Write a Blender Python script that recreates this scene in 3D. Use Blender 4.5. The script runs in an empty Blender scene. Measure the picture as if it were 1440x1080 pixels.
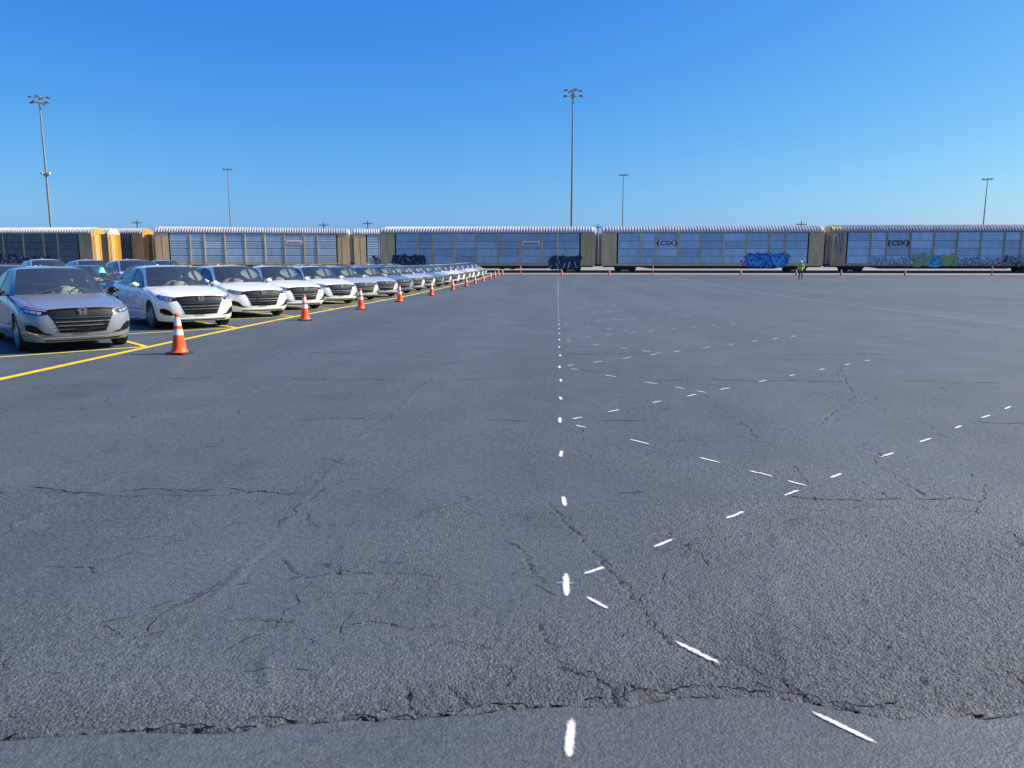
import bpy, bmesh, math, random
import numpy as np
from mathutils import Vector, Matrix
from mathutils.bvhtree import BVHTree

random.seed(7)
np.random.seed(7)
R = math.radians
scene = bpy.context.scene
COL = scene.collection

# ------------------------------------------------------------------ camera
cam_d = bpy.data.cameras.new('camera')
cam = bpy.data.objects.new('camera', cam_d)
COL.objects.link(cam)
cam_d.sensor_fit = 'HORIZONTAL'
cam_d.sensor_width = 36.0
cam_d.lens = 1081.0 / 1440.0 * 36.0
cam_d.clip_start = 0.05
cam_d.clip_end = 9000.0
cam.location = (0.0, 0.0, 1.66)
cam.rotation_euler = (R(90 - 9.092), 0.0, R(3.346))
scene.camera = cam

# ------------------------------------------------------------------ sky, sun, exposure
SUN_EL = 37.0
SUN_AZ = 80.0            # clockwise from +Y: the sun stands to the right, a little behind the train
world = bpy.data.worlds.new('World')
scene.world = world
world.use_nodes = True
wn, wl = world.node_tree.nodes, world.node_tree.links
wn.clear()
w_out = wn.new('ShaderNodeOutputWorld')
w_bg = wn.new('ShaderNodeBackground')
w_sky = wn.new('ShaderNodeTexSky')
w_sky.sky_type = 'NISHITA'
w_sky.sun_disc = False
w_sky.sun_elevation = R(SUN_EL)
w_sky.sun_rotation = R(SUN_AZ)
w_sky.altitude = 0.0
w_sky.air_density = 1.0
w_sky.dust_density = 1.0
w_sky.ozone_density = 3.0
EXPOSURE = 0.85
SKY_STRENGTH = 0.10
# one transfer curve for the whole sky: the camera's rendering of a deep clear blue
w_sc = wn.new('ShaderNodeVectorMath'); w_sc.operation = 'SCALE'; w_sc.inputs['Scale'].default_value = SKY_STRENGTH
w_sp = wn.new('ShaderNodeSeparateXYZ'); w_cb = wn.new('ShaderNodeCombineXYZ')
wl.new(w_sky.outputs[0], w_sc.inputs[0]); wl.new(w_sc.outputs[0], w_sp.inputs[0])
for ch, (g_, k_) in enumerate(((1.63, 1.116), (1.107, 1.166), (0.37, 1.10))):
    w_p = wn.new('ShaderNodeMath'); w_p.operation = 'POWER'; w_p.inputs[1].default_value = g_
    w_m = wn.new('ShaderNodeMath'); w_m.operation = 'MULTIPLY'; w_m.inputs[1].default_value = k_ / 2 ** EXPOSURE / SKY_STRENGTH
    w_c = wn.new('ShaderNodeMath'); w_c.operation = 'MINIMUM'; w_c.inputs[1].default_value = 0.85      # glare round the sun stays pale
    wl.new(w_sp.outputs[ch], w_c.inputs[0]); wl.new(w_c.outputs[0], w_p.inputs[0]); wl.new(w_p.outputs[0], w_m.inputs[0]); wl.new(w_m.outputs[0], w_cb.inputs[ch])
w_bg.inputs['Strength'].default_value = SKY_STRENGTH
wl.new(w_cb.outputs[0], w_bg.inputs['Color'])
wl.new(w_bg.outputs[0], w_out.inputs['Surface'])

sun_d = bpy.data.lights.new('sun', 'SUN')
sun_d.energy = 5.0
sun_d.angle = R(0.53)
sun_d.color = (1.0, 0.945, 0.85)
sun = bpy.data.objects.new('sun', sun_d)
COL.objects.link(sun)
sd = Vector((math.sin(R(SUN_AZ)) * math.cos(R(SUN_EL)), math.cos(R(SUN_AZ)) * math.cos(R(SUN_EL)), math.sin(R(SUN_EL))))
sun.rotation_euler = sd.to_track_quat('Z', 'Y').to_euler()
sun.location = sd * 60

vs = scene.view_settings
vs.view_transform = 'Standard'
vs.look = 'None'
vs.gamma = 1.0
vs.use_curve_mapping = False
vs.exposure = EXPOSURE

# ------------------------------------------------------------------ helpers
def tag(o, label=None, cat=None, group=None, kind=None):
    if label: o['label'] = label
    if cat: o['category'] = cat
    if group: o['group'] = group
    if kind: o['kind'] = kind
    return o

def link(o, parent=None):
    COL.objects.link(o)
    if parent is not None:
        o.parent = parent
    return o

def empty(name, loc=(0, 0, 0), rz=0.0):
    o = bpy.data.objects.new(name, None)
    o.empty_display_size = 0.3
    COL.objects.link(o)
    o.location = loc
    o.rotation_euler = (0, 0, rz)
    return o

def mk_mesh(name, verts, faces, mat=None, smooth=False):
    me = bpy.data.meshes.new(name)
    me.from_pydata([tuple(v) for v in verts], [], [tuple(f) for f in faces])
    me.update()
    if mat is not None:
        me.materials.append(mat)
    if smooth:
        me.polygons.foreach_set('use_smooth', [True] * len(me.polygons))
    return me

class MB:
    """collects simple shapes into one mesh"""
    def __init__(s):
        s.v = []; s.f = []
    def add(s, vs_, fs_):
        b = len(s.v)
        s.v.extend([tuple(p) for p in vs_])
        s.f.extend([tuple(i + b for i in f) for f in fs_])
        return s
    def box(s, x0, x1, y0, y1, z0, z1):
        return s.add([(x0,y0,z0),(x1,y0,z0),(x1,y1,z0),(x0,y1,z0),(x0,y0,z1),(x1,y0,z1),(x1,y1,z1),(x0,y1,z1)],
                     [(0,3,2,1),(4,5,6,7),(0,1,5,4),(1,2,6,5),(2,3,7,6),(3,0,4,7)])
    def tube(s, p0, p1, r0, r1=None, n=10, caps=True):
        r1 = r0 if r1 is None else r1
        p0, p1 = Vector(p0), Vector(p1)
        d = (p1 - p0).normalized()
        a = d.orthogonal().normalized(); b = d.cross(a)
        vs_ = []
        for p, r in ((p0, r0), (p1, r1)):
            for k in range(n):
                t = 2 * math.pi * k / n
                vs_.append(p + a * (math.cos(t) * r) + b * (math.sin(t) * r))
        fs_ = [(k, (k + 1) % n, n + (k + 1) % n, n + k) for k in range(n)]
        if caps:
            fs_ += [tuple(reversed(range(n))), tuple(range(n, 2 * n))]
        return s.add(vs_, fs_)
    def lathe(s, prof, n=24, axis='z', c=(0, 0, 0), closed=False):
        vs_ = []; m = len(prof)
        for k in range(n):
            t = 2 * math.pi * k / n
            for (r, h) in prof:
                if axis == 'z': p = (c[0] + r * math.cos(t), c[1] + r * math.sin(t), c[2] + h)
                else: p = (c[0] + r * math.cos(t), c[1] + h, c[2] + r * math.sin(t))
                vs_.append(p)
        fs_ = []
        for k in range(n):
            k2 = (k + 1) % n
            for i in range(m if closed else m - 1):
                i2 = (i + 1) % m
                fs_.append((k * m + i, k2 * m + i, k2 * m + i2, k * m + i2))
        return s.add(vs_, fs_)
    def prism(s, poly, h0, h1, plane='xz'):
        """extrude a 2D outline; plane xz extrudes along y, yz along x, xy along z"""
        n = len(poly); vs_ = []
        for h in (h0, h1):
            for (a, b) in poly:
                vs_.append((a, h, b) if plane == 'xz' else (h, a, b) if plane == 'yz' else (a, b, h))
        fs_ = [tuple(reversed(range(n))), tuple(range(n, 2 * n))]
        fs_ += [(k, (k + 1) % n, n + (k + 1) % n, n + k) for k in range(n)]
        return s.add(vs_, fs_)
    def mesh(s, name, mat, smooth=False, bevel=0.0, recalc=True):
        me = mk_mesh(name, s.v, s.f, mat, False)
        bm = bmesh.new(); bm.from_mesh(me)
        if recalc:
            bmesh.ops.recalc_face_normals(bm, faces=bm.faces)
        if bevel > 0:
            bmesh.ops.bevel(bm, geom=bm.edges[:], offset=bevel, segments=1, affect='EDGES', clamp_overlap=True)
        if smooth:
            for f in bm.faces: f.smooth = True
            for e in bm.edges:
                if len(e.link_faces) == 2 and e.calc_face_angle(0) > R(38): e.smooth = False
        bm.to_mesh(me); bm.free()
        return me
    def obj(s, name, mat, parent=None, smooth=False, bevel=0.0):
        return link(bpy.data.objects.new(name, s.mesh(name, mat, smooth, bevel)), parent)

def copy_tree(o, parent=None):
    c = o.copy()
    COL.objects.link(c)
    if parent is not None:
        c.parent = parent
    for ch in o.children:
        copy_tree(ch, c)
    return c

def repaint(o, old, new):
    """give every part painted with material old the material new, on this object only"""
    if o.type == 'MESH' and o.data.materials and o.data.materials[0] == old:
        o.material_slots[0].link = 'OBJECT'
        o.material_slots[0].material = new
    for ch in o.children:
        repaint(ch, old, new)

# ------------------------------------------------------------------ materials
def pmat(name, col, rough=0.5, metal=0.0, spec=0.5, coat=0.0, noise=0.0, nscale=3.0, bump=0.0, bscale=40.0, trans=0.0, ior=1.45):
    m = bpy.data.materials.new(name)
    m.use_nodes = True
    nt = m.node_tree; n = nt.nodes; l = nt.links
    b = n['Principled BSDF']
    b.inputs['Base Color'].default_value = (*col, 1)
    b.inputs['Roughness'].default_value = rough
    b.inputs['Metallic'].default_value = metal
    b.inputs['Specular IOR Level'].default_value = spec
    b.inputs['Coat Weight'].default_value = coat
    b.inputs['Coat Roughness'].default_value = 0.03
    b.inputs['IOR'].default_value = ior
    if trans: b.inputs['Transmission Weight'].default_value = trans
    if noise or bump:
        tc = n.new('ShaderNodeTexCoord')
    if noise:
        t = n.new('ShaderNodeTexNoise'); t.inputs['Scale'].default_value = nscale
        t.inputs['Detail'].default_value = 6; t.inputs['Roughness'].default_value = 0.65
        l.new(tc.outputs['Object'], t.inputs['Vector'])
        mr = n.new('ShaderNodeMapRange')
        mr.inputs[1].default_value = 0.3; mr.inputs[2].default_value = 0.7
        mr.inputs[3].default_value = 1 - noise; mr.inputs[4].default_value = 1 + noise * 0.6
        l.new(t.outputs['Fac'], mr.inputs[0])
        mx = n.new('ShaderNodeVectorMath'); mx.operation = 'SCALE'
        mx.inputs[0].default_value = col
        l.new(mr.outputs[0], mx.inputs['Scale'])
        l.new(mx.outputs[0], b.inputs['Base Color'])
    if bump:
        t2 = n.new('ShaderNodeTexNoise'); t2.inputs['Scale'].default_value = bscale; t2.inputs['Detail'].default_value = 4
        l.new(tc.outputs['Object'], t2.inputs['Vector'])
        bp = n.new('ShaderNodeBump'); bp.inputs['Strength'].default_value = bump; bp.inputs['Distance'].default_value = 0.01
        l.new(t2.outputs['Fac'], bp.inputs['Height'])
        l.new(bp.outputs[0], b.inputs['Normal'])
    return m

def grime_mat(name, col, dirt, rough=0.6, metal=0.0, amount=0.5, streak=(0.8, 0.8, 0.12), scale=2.0):
    """weathered paint or sheet metal: colour broken by vertical streaks of dirt"""
    m = pmat(name, col, rough, metal)
    nt = m.node_tree; n = nt.nodes; l = nt.links
    b = n['Principled BSDF']
    tc = n.new('ShaderNodeTexCoord')
    mp = n.new('ShaderNodeMapping'); mp.inputs['Scale'].default_value = streak
    oi = n.new('ShaderNodeObjectInfo')
    ad = n.new('ShaderNodeVectorMath'); ad.operation = 'ADD'
    cx = n.new('ShaderNodeCombineXYZ')
    ml = n.new('ShaderNodeMath'); ml.operation = 'MULTIPLY'; ml.inputs[1].default_value = 37.0
    l.new(oi.outputs['Random'], ml.inputs[0])
    l.new(ml.outputs[0], cx.inputs['X']); l.new(ml.outputs[0], cx.inputs['Y'])
    l.new(tc.outputs['Object'], ad.inputs[0]); l.new(cx.outputs[0], ad.inputs[1])
    l.new(ad.outputs[0], mp.inputs['Vector'])
    t = n.new('ShaderNodeTexNoise'); t.inputs['Scale'].default_value = scale
    t.inputs['Detail'].default_value = 7; t.inputs['Roughness'].default_value = 0.7
    l.new(mp.outputs[0], t.inputs['Vector'])
    mr = n.new('ShaderNodeMapRange'); mr.inputs[1].default_value = 0.42; mr.inputs[2].default_value = 0.72
    mr.inputs[3].default_value = 0.0; mr.inputs[4].default_value = amount
    l.new(t.outputs['Fac'], mr.inputs[0])
    mx = n.new('ShaderNodeMix'); mx.data_type = 'RGBA'
    mx.inputs['A'].default_value = (*col, 1); mx.inputs['B'].default_value = (*dirt, 1)
    l.new(mr.outputs[0], mx.inputs['Factor'])
    hv = n.new('ShaderNodeHueSaturation')
    mr2 = n.new('ShaderNodeMapRange'); mr2.inputs[3].default_value = 0.84; mr2.inputs[4].default_value = 1.16
    l.new(oi.outputs['Random'], mr2.inputs[0]); l.new(mr2.outputs[0], hv.inputs['Value'])
    l.new(mx.outputs['Result'], hv.inputs['Color'])
    l.new(hv.outputs[0], b.inputs['Base Color'])
    return m

def glass_mat(name, tint, refl=1.0):
    m = bpy.data.materials.new(name); m.use_nodes = True
    n = m.node_tree.nodes; l = m.node_tree.links; n.clear()
    o = n.new('ShaderNodeOutputMaterial')
    g = n.new('ShaderNodeBsdfGlossy'); g.inputs['Roughness'].default_value = 0.015
    g.inputs['Color'].default_value = (refl, refl, refl, 1)
    t = n.new('ShaderNodeBsdfTransparent'); t.inputs['Color'].default_value = (*tint, 1)
    fr = n.new('ShaderNodeFresnel'); fr.inputs['IOR'].default_value = 1.75
    mx = n.new('ShaderNodeMixShader')
    l.new(fr.outputs[0], mx.inputs[0]); l.new(t.outputs[0], mx.inputs[1]); l.new(g.outputs[0], mx.inputs[2])
    df = n.new('ShaderNodeBsdfDiffuse'); df.inputs['Color'].default_value = (0.36, 0.52, 0.64, 1)      # dust film, tinted blue-grey to stand in for pale sky reflection
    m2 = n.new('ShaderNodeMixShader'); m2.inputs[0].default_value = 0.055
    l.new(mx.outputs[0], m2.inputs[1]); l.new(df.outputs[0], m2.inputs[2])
    l.new(m2.outputs[0], o.inputs['Surface'])
    return m

M = {}
def paint(name, col, metal=0.0, rough=0.28):
    M[name] = pmat(name, col, rough, metal, 0.5, coat=0.9, noise=0.05, nscale=1.2)
paint('paint_white', (0.82, 0.815, 0.76))
paint('paint_silver', (0.52, 0.53, 0.52), 0.2, 0.3)
paint('paint_bluegrey', (0.20, 0.225, 0.25), 0.2, 0.3)
paint('paint_grey', (0.13, 0.14, 0.155), 0.4, 0.3)
paint('paint_black', (0.012, 0.013, 0.016))
paint('paint_blue', (0.02, 0.05, 0.20), 0.3, 0.3)
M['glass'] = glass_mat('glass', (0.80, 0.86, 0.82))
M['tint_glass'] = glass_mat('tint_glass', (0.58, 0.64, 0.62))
M['gloss_black'] = pmat('gloss_black', (0.008, 0.008, 0.009), 0.25, spec=0.35)
M['grille_black'] = pmat('grille_black', (0.006, 0.006, 0.007), 0.5, spec=0.2)
M['trim_black'] = pmat('trim_black', (0.018, 0.018, 0.019), 0.55, noise=0.2)
M['chrome'] = pmat('chrome', (0.72, 0.73, 0.75), 0.12, 1.0)
M['dark_chrome'] = pmat('dark_chrome', (0.20, 0.21, 0.22), 0.18, 1.0)
M['lamp_clear'] = pmat('lamp_clear', (0.55, 0.58, 0.62), 0.08, 0.6, coat=1.0)
M['lamp_red'] = pmat('lamp_red', (0.28, 0.01, 0.012), 0.12, coat=1.0)
M['lamp_amber'] = pmat('lamp_amber', (0.55, 0.16, 0.01), 0.2, coat=1.0)
M['rubber'] = pmat('rubber', (0.016, 0.016, 0.017), 0.75, noise=0.3, nscale=8)
M['rim'] = pmat('rim', (0.45, 0.455, 0.47), 0.28, 0.8)
M['seat'] = pmat('seat', (0.36, 0.35, 0.33), 0.8, noise=0.25, nscale=12)
M['dash'] = pmat('dash', (0.20, 0.20, 0.19), 0.8, noise=0.2, nscale=8)
M['lining'] = pmat('lining', (0.16, 0.16, 0.155), 0.9, noise=0.2)
M['sticker'] = pmat('sticker', (0.45, 0.85, 0.66), 0.6, noise=0.1, nscale=20)
M['paper'] = pmat('paper', (0.75, 0.75, 0.72), 0.7, noise=0.1, nscale=20)
# ================================================================== terrain
_ky = np.array([-60, 0, 5, 10, 19, 27, 38, 60, 80, 93, 110, 400])
_kz = np.array([0, 0, .005, .03, .06, .00, -.13, -.17, -.12, .02, .08, .08])
_ty = np.arange(-60, 400, 0.25)
_tz = np.interp(_ty, _ky, _kz)
_kern = np.exp(-0.5 * (np.arange(-40, 41) * 0.25 / 3.0) ** 2); _kern /= _kern.sum()
_tz = np.convolve(np.pad(_tz, 40, mode='edge'), _kern, mode='valid')
_tz -= np.interp(0.0, _ty, _tz)
def terr(y):
    return np.interp(y, _ty, _tz)
def tz(y):
    return float(terr(y))

# the big ground sheet, out to the horizon
M['earth'] = pmat('earth', (0.20, 0.17, 0.12), 0.95, noise=0.35, nscale=0.05)
g = MB().add([(-4000, -400, -0.4), (4000, -400, -0.4), (4000, 5000, -0.4), (-4000, 5000, -0.4)], [(0, 1, 2, 3)])
tag(g.obj('ground', M['earth']), kind='structure')

# ---- cracks, joints and lumps of the sealed asphalt, in metres on the ground
CR = {
 'seam': ([(-6,2.2),(-3.2,2.28),(-2.077,2.336),(-1.94,2.36),(-1.828,2.379),(-1.607,2.412),(-1.317,2.446),(-1.147,2.456),(-1.01,2.498),(-0.779,2.542),(-0.49,2.581),(-0.203,2.644),(0.045,2.677),(0.243,2.693),(0.49,2.76),(0.702,2.792),(0.977,2.774),(1.158,2.687),(1.445,2.694),(1.739,2.73),(1.961,2.752),(3.2,2.72),(6,2.8)], .011, .022, 1.0),
 'a': ([(-6.5,5.18),(-4.214,5.125),(-3.996,5.121),(-3.7,5.155),(-3.341,5.108),(-3.003,5.095),(-2.851,5.171),(-2.494,5.158),(-2.202,5.243),(-1.559,5.333),(-0.728,5.364)], .008, .013, .6),
 'b': ([(-1.55,3.279),(-1.433,3.301),(-1.251,3.283),(-0.976,3.236),(-0.805,3.309),(-0.682,3.26),(-0.504,3.27)], .006, .012, .9),
 'c': ([(-1.333,3.963),(-1.058,3.852),(-0.761,3.87),(-0.581,3.797)], .006, .011, .9),
 'd': ([(-0.483,3.126),(-0.292,3.099)], .005, .01, .8),
 'e': ([(-0.079,5.168),(0.113,4.592),(0.227,4.211),(0.333,3.85),(0.44,3.462),(0.519,3.159)], .007, .013, .8),
 'f': ([(-0.35,4.45),(-0.199,4.263),(-0.127,3.965),(-0.055,3.8)], .006, .012, .8),
 'g': ([(-0.07,3.352),(-0.032,3.178),(0.025,3.112)], .006, .013, .9),
 'h': ([(-0.169,2.947),(-0.171,2.786)], .007, .015, .9),
 'i': ([(0.024,2.958),(0.161,2.884),(0.223,2.83),(0.243,2.693)], .007, .015, 1.0),
 'i2': ([(0.161,2.884),(0.364,2.797),(0.49,2.76)], .008, .016, 1.0),
 'k': ([(-0.58,2.78),(-0.55,2.69),(-0.499,2.59)], .009, .018, .9),
 'l2': ([(-0.417,2.792),(-0.348,2.697),(-0.302,2.643)], .009, .018, .9),
 'm': ([(0.699,4.588),(0.754,4.387),(0.857,4.061)], .006, .012, .8),
 'n': ([(1.3,5.12),(1.626,5.111),(2.016,5.134),(2.47,5.176),(2.533,5.09),(2.957,5.085),(3.4,5.126),(5.5,5.2)], .007, .012, .6),
 'o': ([(0.678,3.083),(0.797,3.009),(0.906,2.912),(0.977,2.774)], .007, .014, .9),
 'p': ([(-2.241,2.765),(-2.266,2.819),(-2.362,3.023)], .007, .013, .8),
 'q': ([(-2.123,2.81),(-1.972,2.792)], .005, .01, .7),
 'r': ([(-1.546,4.054),(-1.418,3.86),(-1.345,3.817)], .006, .011, .7),
 's': ([(-1.281,3.987),(-1.136,3.829)], .007, .013, .9),
 't': ([(1.426,3.411),(1.476,2.929),(1.503,2.734)], .006, .012, .6),
 'u': ([(-2.8,3.85),(-2.636,3.837),(-2.519,3.844),(-2.462,3.751)], .006, .011, .7),
 'v': ([(4.359,12.038),(3.633,9.498),(2.652,7.801)], .009, .012, .5),
 'w': ([(2.9,7.1),(2.768,6.527),(2.652,5.973),(2.616,5.423)], .008, .012, .6),
 'x': ([(-3.376,4.288),(-3.378,4.615),(-3.35,4.731)], .006, .011, .6),
}
RIDGE = [([(-1.749,2.421),(-1.756,2.639),(-1.754,2.877),(-1.758,3.008),(-1.70,3.4),(-1.698,3.912),(-1.697,4.35),(-1.756,5.006),(-1.783,5.922),(-1.842,7.213),(-1.749,8.287),(-1.78,11.0)], .03, .006),
         ([(1.36,4.9),(1.37,4.769),(1.339,4.398),(1.115,3.798),(1.026,3.339),(0.978,3.014)], .05, .009),
         ([(-0.685,2.94),(-0.589,2.585)], .035, .014), ([(-0.462,2.885),(-0.402,2.614)], .03, .013),
         ([(-3.5,4.2),(-3.38,4.75),(-3.4,6.2)], .03, .006), ([(-1.2,2.95),(-1.05,2.55)], .03, .009)]
rc = random.Random(21)
for k in range(26):
    x = rc.uniform(-5.5, 5.5); y = rc.uniform(3.4, 12.0)
    a = rc.choice([0.0, 0.15, 1.4, 0.8, -0.9]) + rc.uniform(-.3, .3)
    pts = [(x, y)]
    for j in range(rc.randint(2, 6)):
        a += rc.uniform(-.5, .5)
        s = rc.uniform(.08, .28)
        x += math.cos(a) * s; y += math.sin(a) * s * 1.2
        pts.append((x, y))
    CR['z%d' % k] = (pts, rc.uniform(.005, .008), rc.uniform(.007, .012), rc.uniform(.4, .7))

def lattice(shape_seed, X, Y, scale):
    """smooth value noise sampled on a grid, X 1-D columns, Y 1-D rows -> (len(Y), len(X))"""
    rs = np.random.RandomState(shape_seed)
    T = rs.rand(256, 256)
    def w(a):
        i = np.floor(a).astype(int); f = a - i
        return i, f * f * (3 - 2 * f)
    ix, fx = w(X * scale + 91.3); iy, fy = w(Y * scale + 37.7)
    a = T[np.ix_(iy % 256, ix % 256)]; b = T[np.ix_(iy % 256, (ix + 1) % 256)]
    c = T[np.ix_((iy + 1) % 256, ix % 256)]; d = T[np.ix_((iy + 1) % 256, (ix + 1) % 256)]
    fx = fx[None, :]; fy = fy[:, None]
    return (a * (1 - fx) + b * fx) * (1 - fy) + (c * (1 - fx) + d * fx) * fy

def build_lot():
    # graded coordinates: dense where one stands, coarse far away
    xs = list(np.arange(-4.6, 4.6001, 0.0135))
    step = 0.0135; x = 4.6
    tail = []
    while x < 260:
        step = min(step * 1.16, 9.0); x += step; tail.append(x)
    xs = np.array(sorted([-t for t in tail]) + xs + tail)
    ys = []; y = 2.05
    while y < 12.5:
        ys.append(y); y += max(0.0085, 0.62 * y * y / (1.66 * 769))
    step = ys[-1] - ys[-2]
    while y < 94.5:
        ys.append(y); step = min(step * 1.05, 1.2); y += step
    ys.append(94.5)
    back = []; y = 2.05; step = 0.0085
    while y > -60:
        step = min(step * 1.25, 6.0); y -= step; back.append(y)
    ys = np.array(sorted(back) + ys)
    X, Y = np.meshgrid(xs, ys)
    Z = terr(Y)
    near = np.clip((14 - np.abs(Y - 2)) / 6, 0, 1) * np.clip((7 - np.abs(X)) / 2.0, 0, 1)
    # warp so that cracks wander
    wx = (lattice(1, xs, ys, 7) - .5) * .03 + (lattice(2, xs, ys, 37) - .5) * .018
    wy = (lattice(3, xs, ys, 7) - .5) * .03 + (lattice(4, xs, ys, 37) - .5) * .018
    XW, YW = X + wx, Y + wy
    def dist(pts, rad):
        D = np.full(X.shape, 9.0); T = np.zeros(X.shape)
        P = np.array(pts)
        i0, i1 = np.searchsorted(ys, [P[:, 1].min() - rad - .1, P[:, 1].max() + rad + .1])
        j0, j1 = np.searchsorted(xs, [P[:, 0].min() - rad - .1, P[:, 0].max() + rad + .1])
        sl = (slice(i0, i1), slice(j0, j1))
        a, b = XW[sl], YW[sl]
        d = np.full(a.shape, 9.0)
        for (x0, y0), (x1, y1) in zip(pts[:-1], pts[1:]):
            dx, dy = x1 - x0, y1 - y0
            t = np.clip(((a - x0) * dx + (b - y0) * dy) / (dx * dx + dy * dy), 0, 1)
            d = np.minimum(d, np.hypot(a - x0 - t * dx, b - y0 - t * dy))
        return sl, d
    crack = np.zeros(X.shape); gap = lattice(8, xs, ys, 5)
    gap2 = lattice(18, xs, ys, 17)
    for pts, w, depth, op in CR.values():
        sl, d = dist(pts, .2)
        open_ = np.clip((gap[sl] * .6 + gap2[sl] * .4 - (0.62 - 0.42 * op)) * 6, 0.0, 1.0)
        prof = np.exp(-(d / (w * .62 * (.45 + 1.1 * gap2[sl]))) ** 2) * open_
        Z[sl] -= depth * prof
        lip = np.exp(-((d - w * 3.0) / (w * 2.2)) ** 2)
        Z[sl] += .0022 * lip * (gap2[sl] - .2)
        crack[sl] = np.maximum(crack[sl], prof)
    for pts, w, hgt in RIDGE:
        sl, d = dist(pts, .3)
        Z[sl] += hgt * np.exp(-(d / w) ** 2) * (0.1 + 1.5 * np.clip(gap[sl] - .25, 0, 1))
    # rough, ravelled zones: just beyond the seam and over the right-hand side
    seam_y = np.interp(xs, [p[0] for p in CR['seam'][0]], [p[1] for p in CR['seam'][0]])[None, :]
    beyond = np.clip((YW - seam_y) / .04, 0, 1)
    rough = .34 + .95 * np.exp(-np.clip(YW - seam_y, 0, 9) / .30)
    rough += .65 * np.clip((X - .2) / 1.4, 0, 1) * np.clip((6.0 - Y) / 2.5, 0, 1)
    rough *= (.45 + 1.05 * lattice(11, xs, ys, 1.7))
    rough = rough * beyond + (1 - beyond) * (.10 + .16 * lattice(12, xs, ys, 6) + .5 * np.clip((X - 1.4) / .5, 0, 1) * np.clip((2.56 - Y) / .1, 0, 1))
    rough = np.clip(rough, 0, 1.3)
    lum = (lattice(5, xs, ys, 44) - .5) * .009 + (lattice(6, xs, ys, 70) - .5) * .008 + (lattice(7, xs, ys, 15) - .5) * .002
    Z += near * (lum * rough + (lattice(9, xs, ys, 2.2) - .5) * .008)
    Z += (beyond - 1) * .0006 * near
    ny, nx = X.shape
    co = np.stack([X, Y, Z], -1).reshape(-1, 3).astype(np.float32)
    idx = np.arange(ny * nx).reshape(ny, nx)
    q = np.stack([idx[:-1, :-1], idx[:-1, 1:], idx[1:, 1:], idx[1:, :-1]], -1).reshape(-1, 4)
    me = bpy.data.meshes.new('asphalt_lot')
    me.vertices.add(len(co)); me.vertices.foreach_set('co', co.ravel())
    me.loops.add(q.size); me.loops.foreach_set('vertex_index', q.ravel().astype(np.int32))
    me.polygons.add(len(q)); me.polygons.foreach_set('loop_start', np.arange(0, q.size, 4, dtype=np.int32))
    me.polygons.foreach_set('use_smooth', np.ones(len(q), dtype=bool))
    me.update(calc_edges=True)
    for nm, arr in (('crack', crack), ('rough', rough)):
        at = me.attributes.new(nm, 'FLOAT', 'POINT')
        at.data.foreach_set('value', arr.ravel().astype(np.float32))
    return me, xs, ys, Z

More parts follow.
